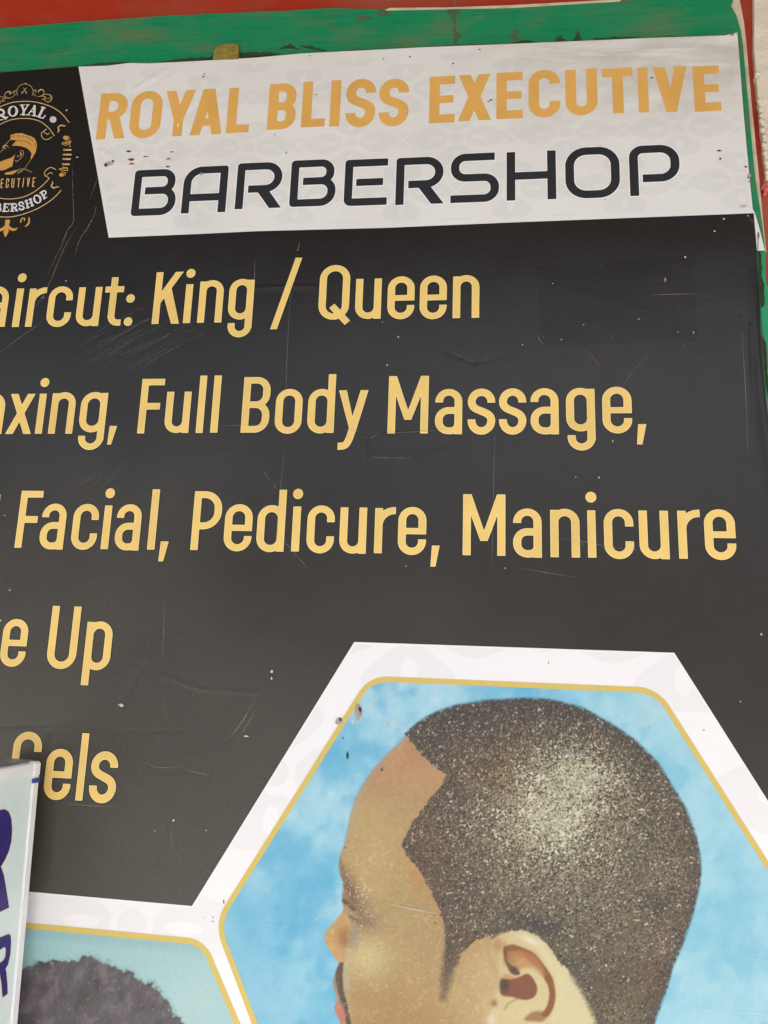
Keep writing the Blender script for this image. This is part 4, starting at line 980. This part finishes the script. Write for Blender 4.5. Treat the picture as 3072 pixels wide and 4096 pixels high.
    hc = np.zeros(u.shape+(3,))+np.array((88, 76, 66.))
    tone = fbm(u, v, 170, 81, 3)
    hc = mixc(hc, (118, 90, 64), sst(tone, .45, .7)*.5); hc = mixc(hc, (64, 60, 64), sst(v, 3080, 2860)*.65); hc = mixc(hc, (70, 64, 62), sst(-hd, 90, 8)*.5*sst(u, 1800, 2100))
    hc = mixc(hc, (112, 106, 86), blob(u, v, 2400, 3600, 420, 420)*.7); hc = mixc(hc, (140, 106, 66), blob(u, v, 2040, 3130, 90, 190)*.55)
    hc = mixc(hc, (60, 56, 56), blob(u, v, 2640, 3620, 50, 36)*.7); hc = mixc(hc, (56, 54, 58), blob(u, v, 2160, 3696, 110, 30, .25)*.85)
    hc = mixc(hc, (150, 124, 108), blob(u, v, 2650, 3780, 50, 60)*.5); hc = mixc(hc, (104, 84, 70), blob(u, v, 1760, 3600, 130, 260)*.6); hc = mixc(hc, (136, 128, 98), blob(u, v, 2480, 4060, 130, 90)*.5)
    shine = .72*blob(u, v, 2245, 3190, 190, 160, -.4)+.5*blob(u, v, 2330, 3080, 190, 90, .2)+.42*blob(u, v, 2160, 3330, 210, 170)+.34*blob(u, v, 2280, 3330, 460, 360)
    fl = .5*vnoise(u*1.15+v*.4, v*1.15-u*.3, 6.2, 91)+.5*vnoise(u*.9-v*.5, v*.9+u*.5, 5.2, 93)+.12*(fbm(u, v, 50, 97, 2)-.5)
    glint = vnoise(u+v*.6, v-u*.6, 11, 107)
    thr = .585-.20*np.clip(shine, 0, 1.2)-.02*blob(u, v, 2300, 3300, 620, 520)
    thr = thr+.05*sst(u, 1900, 1700)*sst(v, 3350, 3600)+.045*sst(v, 3600, 3950)+.03*sst(-hd, 40, 0)
    fk = sst(fl, thr, thr+.20); hc = mixc(hc, (168, 164, 134), np.clip(shine, 0, 1)*.55)
    hc = mixc(hc, (186, 180, 150), fk*np.clip(.46+.40*shine, 0, .9)); hc = mixc(hc, (246, 248, 228), fk*sst(glint+.16*np.clip(shine, 0, 1), .55, .95)*.72); hc = mixc(hc, (50, 42, 38), sst(fl, .42, .26)*.75)
    hc = mixc(hc, (206, 210, 172), np.clip(shine-.75, 0, .6)*.6)
    hm = hm*(1-.35*sst(v, 3780, 3980)*sst(u, 1850, 1800))
    c = c*(1-hm[..., None])+hc*hm[..., None]
    c = mixc(c, (60, 92, 108), np.exp(-(np.maximum(dline(u, v, HAIR_OUT, 3), 0)/5)**2)*.45*sst(u, 1560, 1700))
    c += (fbm(u, v, 6, 99, 1)-.5)[..., None]*7
    return np.clip(lin(np.clip(c, 0, 255)), 0, 1)*INK_K
HAIR2 = [(60+a/1.721, 3600+b/1.721) for a, b in [(-260,700),(-160,600),(-60,530),(60,480),(150,440),(300,425),(410,420),(470,385),(520,383),(590,425),(650,455),(740,490),(800,485),(850,540),(960,590),(1010,650),(1060,710),(1100,790),(1160,850),(1210,960),(1240,1100),(-300,1100)]]
def paint_afro(u, v):
    c = np.zeros(u.shape+(3,))+np.array((176, 216, 218.))
    c = mixc(c, (158, 200, 208), sst(v-(u*.09), 3760, 3720)*.7); c = mixc(c, (194, 228, 228), blob(u, v, 800, 4000, 200, 140)*.5); c = mixc(c, (164, 216, 220), blob(u, v, 150, 3830, 160, 80)*.5)
    d = dpoly(u, v, HAIR2)+(fbm(u, v, 34, 131, 3)-.5)*30+(fbm(u+.5*v, v-.4*u, 13, 137, 2)-.5)*26
    hm = sst(-d, -5, 7)
    h = np.zeros(u.shape+(3,))+np.array((97, 91, 96.)); n = fbm(u+.4*v, v*.7-.3*u, 40, 141, 5)
    h = mixc(h, (122, 112, 116), sst(n, .5, .75)); h = mixc(h, (80, 72, 72), sst(n, .48, .25)*.8); h = mixc(h, (132, 124, 132), sst(fbm(u+.3*v, v*.6-.2*u, 13, 151, 2), .66, .84)*.6)
    c = mixc(c, (130, 176, 176), np.exp(-(np.maximum(d, 0)/12)**2)*.45)
    c = c*(1-hm[..., None])+h*hm[..., None]
    c += (fbm(u, v, 7, 161, 1)-.5)[..., None]*8
    return np.clip(lin(np.clip(c, 0, 255)), 0, 1)*INK_K
print_photo('haircut_photo', h1, HEX1, paint_fade, 2.3*PXM, L2, 'printed profile photo of a close-cropped head on blue')
print_photo('haircut_photo', h2, HEX2, paint_afro, 3.2*PXM, L2, 'printed photo of dark curly hair on pale teal')

# ------------------------------------------------------------------ wear: chips, scuffs and scratches; painted crease glints
def chip(c, rx, ry, mat, parent, seed, y=L4, name='chip'):
    rg = np.random.default_rng(seed); k = 9
    pts = [(c[0]+rx*rg.uniform(.55, 1.15)*math.cos(2*math.pi*i/k), c[1]+ry*rg.uniform(.55, 1.15)*math.sin(2*math.pi*i/k)) for i in range(k)]
    return flat(name, [P(pts)], y, mat, parent)
for i, (u, v, rx, ry, m) in enumerate([(516,607,10,4,M_CHIPD),(526,639,12,6,M_CHIPR),(528,657,13,3,M_CHIPB),(585,628,13,3,M_CHIPR),(675,637,11,3,M_CHIPR),(689,609,8,3,M_CHIPR),(671,668,9,5,M_CHIPD),(806,697,9,6,M_CHIPG),
   (438,655,16,12,M_CHIPG),(424,662,6,10,M_CHIPB),(452,646,6,5,M_CHIPB),(1146,613,3,6,M_CHIPB),(1640,229,6,3,M_CHIPB),(1534,238,5,2,M_CHIPB),(1812,256,4,4,M_CHIPB),(1918,200,5,3,M_CHIPB),(1963,402,5,4,M_CHIPB),(1953,408,4,3,M_CHIPB),
   (2607,313,7,3,M_CHIPB),(2876,605,10,5,M_CHIPB),(2880,636,5,6,M_CHIPB),(2982,669,6,4,M_CHIPB),(2996,704,9,11,M_CHIPG),(2992,712,3,5,M_CHIPB),(2994,727,4,2,M_CHIPB),(2928,139,9,6,M_TAPE),(2948,134,4,6,M_CHIPG),(2975,825,16,7,M_SHEETW),
   (815,308,5,3,M_CHIPB),(818,297,4,2,M_CHIPB),(1240,225,6,2,M_CHIPB),(1265,380,3,3,M_CHIPB),(714,502,3,8,M_GOLD_ED),(1098,540,2,3,M_CHIPB),(2420,800,3,2,M_CHIPB)]):
    chip((u, v), rx, ry, m, heading, 100+i, L5, 'chip')
flat('stain', [P([(3028,935),(3034,925),(3038,945),(3034,960),(3033,1003),(3029,1003),(3030,960)])], L3, M_DIRT, heading)
for i, (u, v, rx, ry, m) in enumerate([(267,443,5,4,M_CHIPW),(310,630,5,3,M_CHIPW),(484,2821,15,8,M_CHIPW),(478,2824,5,5,M_CHIPB),(1088,2686,6,9,M_CHIPW),(1087,2715,3,8,M_CHIPW),(695,3281,4,6,M_CHIPW),(3044,2537,6,6,M_CHIPG),(1593,1349,4,3,M_CHIPW),
   (1549,1461,4,3,M_CHIPW),(2740,1030,4,5,M_CHIPW),(2660,1120,3,10,M_CHIPG),(2773,1332,3,6,M_CHIPG),(2395,1911,4,4,M_CHIPW),(2303,1909,3,3,M_CHIPG),(2960,2806,4,4,M_CHIPG),(621,3322,3,3,M_CHIPG),(826,3321,3,3,M_CHIPG),(985,2945,10,4,M_CHIPW),
   (2020,2273,3,3,M_CHIPW),(1624,2265,3,3,M_CHIPG),(40,2360,6,5,M_CHIPG),(20,2062,4,2,M_CHIPW),(2990,865,5,3,M_CHIPG),(2894,877,5,4,M_CHIPW),(2857,926,4,4,M_CHIPW),(265,1125,3,3,M_CHIPW),(175,1193,3,3,M_CHIPG),(1530,1290,3,3,M_CHIPG),
   (2090,1380,3,3,M_CHIPW),(2555,1277,3,3,M_CHIPW),(2710,1330,3,2,M_CHIPW),(2210,1136,3,2,M_CHIPW),(2245,1360,3,3,M_CHIPW),(2334,1300,3,2,M_CHIPW),(2320,1580,4,3,M_CHIPG),(2450,1765,3,6,M_CHIPG)]):
    chip((u, v), rx, ry, m, sheet, 200+i, L5, 'chip')
flat('glue_smear', [P([(2990,868),(3004,872),(3012,890),(3014,905),(3004,896),(2996,884)])], L4, M_DIRT, sheet)
for i, (u, v, rx, ry, m) in enumerate([(1434,2846,19,36,M_CHIPG),(1440,2838,8,14,M_CHIPB),(1357,2882,17,19,M_CHIPG),(1362,2878,7,9,M_CHIPD),(1410,2885,8,10,M_CHIPW),(1554,2894,12,9,M_CHIPW),(1552,2896,6,5,M_CHIPG),(1390,3022,6,17,M_CHIPD),
   (1528,3078,4,9,M_CHIPD),(1372,2952,3,6,M_CHIPD),(853,3668,3,3,M_CHIPB),(815,3668,2,2,M_CHIPB),(852,3684,4,3,M_CHIPB),(896,3607,3,9,M_CHIPB),(2594,2906,2,2,M_CHIPB),(2814,2920,4,2,M_CHIPB),(1380,3390,2,4,M_CHIPB),
   (1740,3660,3,2,M_CHIPB),(1742,3692,3,3,M_CHIPB),(1447,3703,5,4,M_CHIPW),(1528,3805,5,3,M_CHIPW),(1545,3942,3,3,M_CHIPW),(1610,3880,3,2,M_CHIPW),(2194,2650,2,6,M_CHIPB)]):
    if i in (1, 3, 6): y = L5-.0003
    else: y = L5
    chip((u, v), rx, ry, m, photo, 300+i, y, 'chip')
def scratch(pts, w, mat, parent, y=L4, name='scratch'):
    p = curve(pts, 6) if len(pts) > 2 else np.array([np.array(pts[0])*(1-t)+np.array(pts[1])*t for t in np.linspace(0, 1, 8)])
    t = np.gradient(p, axis=0); nn = np.stack([-t[:, 1], t[:, 0]], 1)/np.maximum(np.hypot(t[:, 0], t[:, 1]), 1e-6)[:, None]
    ww = w*np.sin(np.linspace(.15, math.pi-.15, len(p)))[:, None]*rng.uniform(.5, 1.0, (len(p), 1))/2
    a, b = P(p+nn*ww, 0), P(p-nn*ww, 0); n = len(p)
    v = [(q[0], y, q[1]) for q in a]+[(q[0], y, q[1]) for q in b]
    f = []
    for i in range(n-1):
        f.append((i, i+1, n+i+1, n+i))
    o = mesh_obj(name, v, f, mat, parent)
    return o
for pts, w in [([(290,640),(292,760),(295,850),(294,890),(270,925),(240,1000),(190,1100)],4.5),([(385,820),(378,860),(350,915),(320,960),(298,1030)],4),([(310,905),(255,1000),(205,1120),(170,1190),(80,1310)],4),([(180,1280),(90,1345),(0,1410)],3),
   ([(400,690),(360,800)],2.5),([(920,2950),(960,2900),(1020,2800)],6),([(950,2965),(1000,2880),(1024,2840)],4),([(1085,1965),(1112,1935)],2),([(1050,1880),(1085,1930)],3),([(1115,2140),(1245,2290)],3),([(1020,1040),(1018,1170)],3),
   ([(1140,1790),(1115,2030),(1110,2200)],3),([(1170,1060),(1150,1400),(1138,1780)],2.5),([(2240,2155),(2320,2165),(2540,2205)],3),([(2320,2160),(2340,2195)],3),([(1200,960),(1192,1000),(1180,1004)],5),([(2152,1340),(2158,1360),(2180,1382)],4),
   ([(740,3080),(840,3100)],5),([(560,3040),(640,3070),(760,3060)],3),([(2520,2190),(2545,2200)],5),([(2060,2270),(2300,2310)],3),([(1480,1755),(1512,1735)],5),([(2610,1400),(2530,1490),(2480,1560)],2)]:
    scratch(pts, w, M_SCUFF_GLINT, sheet)
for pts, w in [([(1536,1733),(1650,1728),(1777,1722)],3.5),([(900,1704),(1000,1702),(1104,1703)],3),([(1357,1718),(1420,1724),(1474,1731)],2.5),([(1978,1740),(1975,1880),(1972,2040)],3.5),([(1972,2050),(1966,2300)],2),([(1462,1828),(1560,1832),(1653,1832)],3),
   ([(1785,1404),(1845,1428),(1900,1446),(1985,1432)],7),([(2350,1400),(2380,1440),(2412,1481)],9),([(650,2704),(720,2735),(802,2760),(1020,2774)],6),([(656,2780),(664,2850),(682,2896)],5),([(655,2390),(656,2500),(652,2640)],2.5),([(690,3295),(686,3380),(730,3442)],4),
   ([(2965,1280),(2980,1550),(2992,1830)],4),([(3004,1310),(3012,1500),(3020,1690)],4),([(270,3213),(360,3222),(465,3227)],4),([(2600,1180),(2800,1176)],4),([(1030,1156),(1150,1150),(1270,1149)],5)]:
    scratch(pts, w, M_SCUFF_GLINT if w < 4.5 else M_SCUFF_GLINT2, sheet, L4, 'crease_glint')  # pale strokes that paint the glints along the vinyl creases
for k in range(26):      # brushed scuffs under the first line
    a = rng.uniform(0, 1); u0 = 300+rng.uniform(-30, 260); v0 = 1430+rng.uniform(-60, 90); L_ = rng.uniform(120, 330)
    scratch([(u0, v0), (u0+L_*.5, v0-L_*.30), (u0+L_, v0-L_*.56)], rng.uniform(2, 5), M_SCUFF_GLINT2, sheet, L4)
for k in range(14):
    u0 = 250+rng.uniform(0, 200); v0 = 1990+rng.uniform(-80, 60); L_ = rng.uniform(60, 160)
    scratch([(u0, v0), (u0+L_*.5, v0-L_*.35), (u0+L_, v0-L_*.8)], rng.uniform(2, 5), M_SCUFF_GLINT2, sheet, L4)
for pts, w in [([(1240,3697),(1300,3645),(1363,3590)],4.5),([(1561,3615),(1650,3635),(1752,3655)],4),([(1600,3628),(1700,3648)],3),([(1024,3695),(1200,3697)],2.5),([(1575,2905),(1620,2940)],4),([(1515,3120),(1530,3070),(1580,3028)],3),([(2800,3470),(2890,3420)],2.5)]:
    scratch(pts, w, M_CHIPW if w > 3.5 else M_SCUFF_GLINT, photo, L5)
# clear adhesive tape over the black, upper right
tp = flat('clear_tape', [P([(2146,1060),(2770,1026),(2792,1362),(2160,1388)])], L2, M_TAPECLR, sheet)
for k in range(110):      # fluff and dust caught under the tape
    u0 = rng.uniform(2150, 2780); v0 = rng.uniform(1040, 1375)
    if v0 < 1060-(u0-2146)*.055: continue
    scratch([(u0, v0), (u0+rng.normal(0, 6), v0+rng.normal(0, 6))], rng.uniform(1.5, 4), M_SCUFF_GLINT if k % 3 == 0 else M_SCUFF_GLINT2, sheet, L3, 'fluff')
for k in range(70):     # dust specks over the black
    u0 = rng.uniform(20, 3000); v0 = rng.uniform(980, 3500)
    if v0 > 2500 and u0 > 900: continue
    scratch([(u0, v0), (u0+rng.normal(0, 5), v0+rng.normal(0, 5))], rng.uniform(1.5, 4.5), M_SCUFF_GLINT, sheet, L4, 'speck')
# bubbles of air under the vinyl are in the relief; yellowed tape tab at the top edge
ty = -.0012
tab = slab('tape_tab', P([(853,240),(856,205),(866,186),(890,178),(930,174),(945,176),(953,186),(954,232),(953,236)], ty), ty, .0085, M_TAPE)
tag(tab, 'yellowed tape tab folded over the top edge of the banner', 'tape')

# ================================================================== box sign standing in front of the wall at the lower left
ang = math.radians(8.0)
dirv = np.array([math.sin(ang), math.cos(ang)])          # along the face, towards the wall
out = np.array([math.cos(ang), -math.sin(ang)])          # face normal, towards the right
LEAN = .040
def ray(u, v):
    a = (u-CX)/F_PX; b = -(v-CY)/F_PX; return fwd+a*rgt+b*upv
r0 = ray(160, 3046); t0 = (-.035-CAM[1])/r0[1]
corner = CAM+t0*r0                                       # upper front corner at the wall end of the sign
C2, ztop = corner[:2], corner[2]
LB, TH = .70, .085
lb = empty('box_sign', (float(C2[0]-out[0]*TH/2-dirv[0]*LB/2), float(C2[1]-out[1]*TH/2-dirv[1]*LB/2), 0))
tag(lb, 'pale blue box sign with white frame and purple lettering beside the banner', 'sign')
def face_uv(u, v, off=0.0):
    """point of the sign's face plane seen at a photo position: distance from the wall end, height"""
    r = ray(u, v); p0 = np.array([C2[0]+out[0]*off, C2[1]+out[1]*off]); t = (LEAN*(ztop-CAM[2])-(CAM[:2]-p0)@out)/(r[:2]@out+LEAN*r[2]); q = CAM+t*r
    return float((p0-q[:2])@dirv), float(q[2])
def lbp(d, o, z): q = C2-dirv*d+out*(o+LEAN*(ztop-z)); return (float(q[0]), float(q[1]), float(z))
def lbox(name, d0, d1, o0, o1, z0, z1, mat, bev=0.0):
    v = [lbp(d, o, z) for z in (z0, z1) for d, o in ((d0, o0), (d1, o0), (d1, o1), (d0, o1))]
    f = [(0,3,2,1),(4,5,6,7),(0,1,5,4),(1,2,6,5),(2,3,7,6),(3,0,4,7)]
    o = mesh_obj(name, v, f, mat); child_of_offset(o, lb)
    import bmesh
    bm = bmesh.new(); bm.from_mesh(o.data); bmesh.ops.recalc_face_normals(bm, faces=bm.faces[:])
    if bev: bmesh.ops.bevel(bm, geom=bm.edges[:], offset=bev, segments=2, affect='EDGES')
    bm.to_mesh(o.data); bm.free(); return o
M_FRAMEW = pmat('white_plastic_trim', lin((240, 242, 241)), .45, .45, vary=.25, vscale=14, dirt=lin((176, 172, 162)), bump=(60, .0008))
M_FACE = pmat('pale_blue_face', lin((224, 240, 238)), .4, .45, vary=.4, vscale=9, dirt=lin((200, 222, 224)), bump=(25, .0015))
M_TOPG = pmat('grey_metal_top', lin((150, 152, 158)), .45, .5, vary=.5, vscale=30, dirt=lin((110, 108, 106)), bump=(60, .002))
M_PURPLE = pmat('purple_lettering', lin((56, 42, 118)), .4, .45, vary=.3, vscale=20)
M_PCREAM = pmat('cream_outline', lin((236, 228, 180)), .45, .4)
M_BLUE = pmat('blue_band_paint', lin((62, 74, 150)), .45, .4)
d_strip = face_uv(96, 3500)[0]; z_fr = face_uv(60, 3111)[1]
d_strip = max(d_strip, .012)
lbox('body', .004, LB-.004, -TH, -.004, 0.0, ztop-.004, M_FRAMEW)
lbox('face_panel', .006, LB-.006, -.0038, -.001, .02, z_fr+.004, M_FACE)
lbox('top_cover', .0, LB, -TH-.003, -.0145, ztop-.0035, ztop+.002, M_TOPG, .001)
lbox('top_trim', d_strip+.002, LB, -.014, .002, z_fr, ztop, M_FRAMEW, .002)
lbox('side_trim', 0, d_strip, -.014, .002, 0.0, z_fr-.001, M_FRAMEW, .002)
lbox('corner_cap', -.001, d_strip+.0015, -.016, .0035, z_fr-.006, ztop+.001, M_FRAMEW, .003)
zb0, zb1 = face_uv(140, 3128)[1], face_uv(140, 3112)[1]
lbox('blue_band', -.0006, d_strip+.0006, -.006, .0042, min(zb0, zb1)-.001, max(zb0, zb1), M_BLUE)
def sign_shape(pts, name, mat, o, grow=0.0):
    q = np.array([face_uv(u, v) for u, v in pts])
    if grow:
        c = q.mean(0); e = q-c; L_ = np.hypot(e[:, 0], e[:, 1])[:, None]; q = q+e/L_*grow
    v, f = fill_loops([q], 0.0)
    v2 = [lbp(a, o, c) for a, b, c in v]; ob = mesh_obj(name, v2, f, mat); child_of_offset(ob, lb); return ob
def big_r(pts, holes, name):
    q = [np.array([face_uv(u, v) for u, v in lp]) for lp in [pts]+holes]
    lo = np.min([a.min(0) for a in q], 0)-.02; hi = np.max([a.max(0) for a in q], 0)+.02
    sd = lambda X, Y: I(dpoly(X, Y, q[0]), *[-dpoly(X, Y, h) for h in q[1:]])
    for nm, mat, off, o in ((name+'_outline', M_PCREAM, .0016, .0004-.001), (name, M_PURPLE, 0, .0008-.001)):
        xs = np.arange(lo[0], hi[0], .0007); ys = np.arange(lo[1], hi[1], .0007); X, Y = np.meshgrid(xs, ys)
        loops = [simplify(l_, .0001) for l_ in contour_loops(sd(X, Y)-off, xs[0], ys[0], .0007)]
        loops = [l_ for l_ in loops if len(l_) > 2]
        v, f = fill_loops(loops, 0.0); ob = mesh_obj(nm, [lbp(a, o, c) for a, b, c in v], f, mat); child_of_offset(ob, lb)
big_r([(-120,3290),(-60,3262),(0,3240),(20,3237),(36,3248),(46,3275),(49,3320),(46,3365),(36,3405),(20,3440),(4,3466),(8,3478),(16,3500),(26,3560),(37,3630),(0,3648),(-14,3560),(-30,3500),(-60,3490),(-70,3700),(-120,3730)],
      [[(-60,3330),(-14,3318),(-4,3350),(-10,3400),(-60,3430)]], 'sign_letter')
big_r([(-80,3790),(0,3750),(35,3736),(43,3742),(45,3765),(42,3815),(33,3858),(22,3876),(26,3890),(30,3940),(31,3975),(11,3990),(6,3930),(0,3897),(-20,3905),(-22,4010),(-80,4040)],
      [[(0,3800),(18,3787),(24,3795),(22,3825),(14,3842),(0,3852),(-20,3850),(-20,3812)]], 'sign_letter')
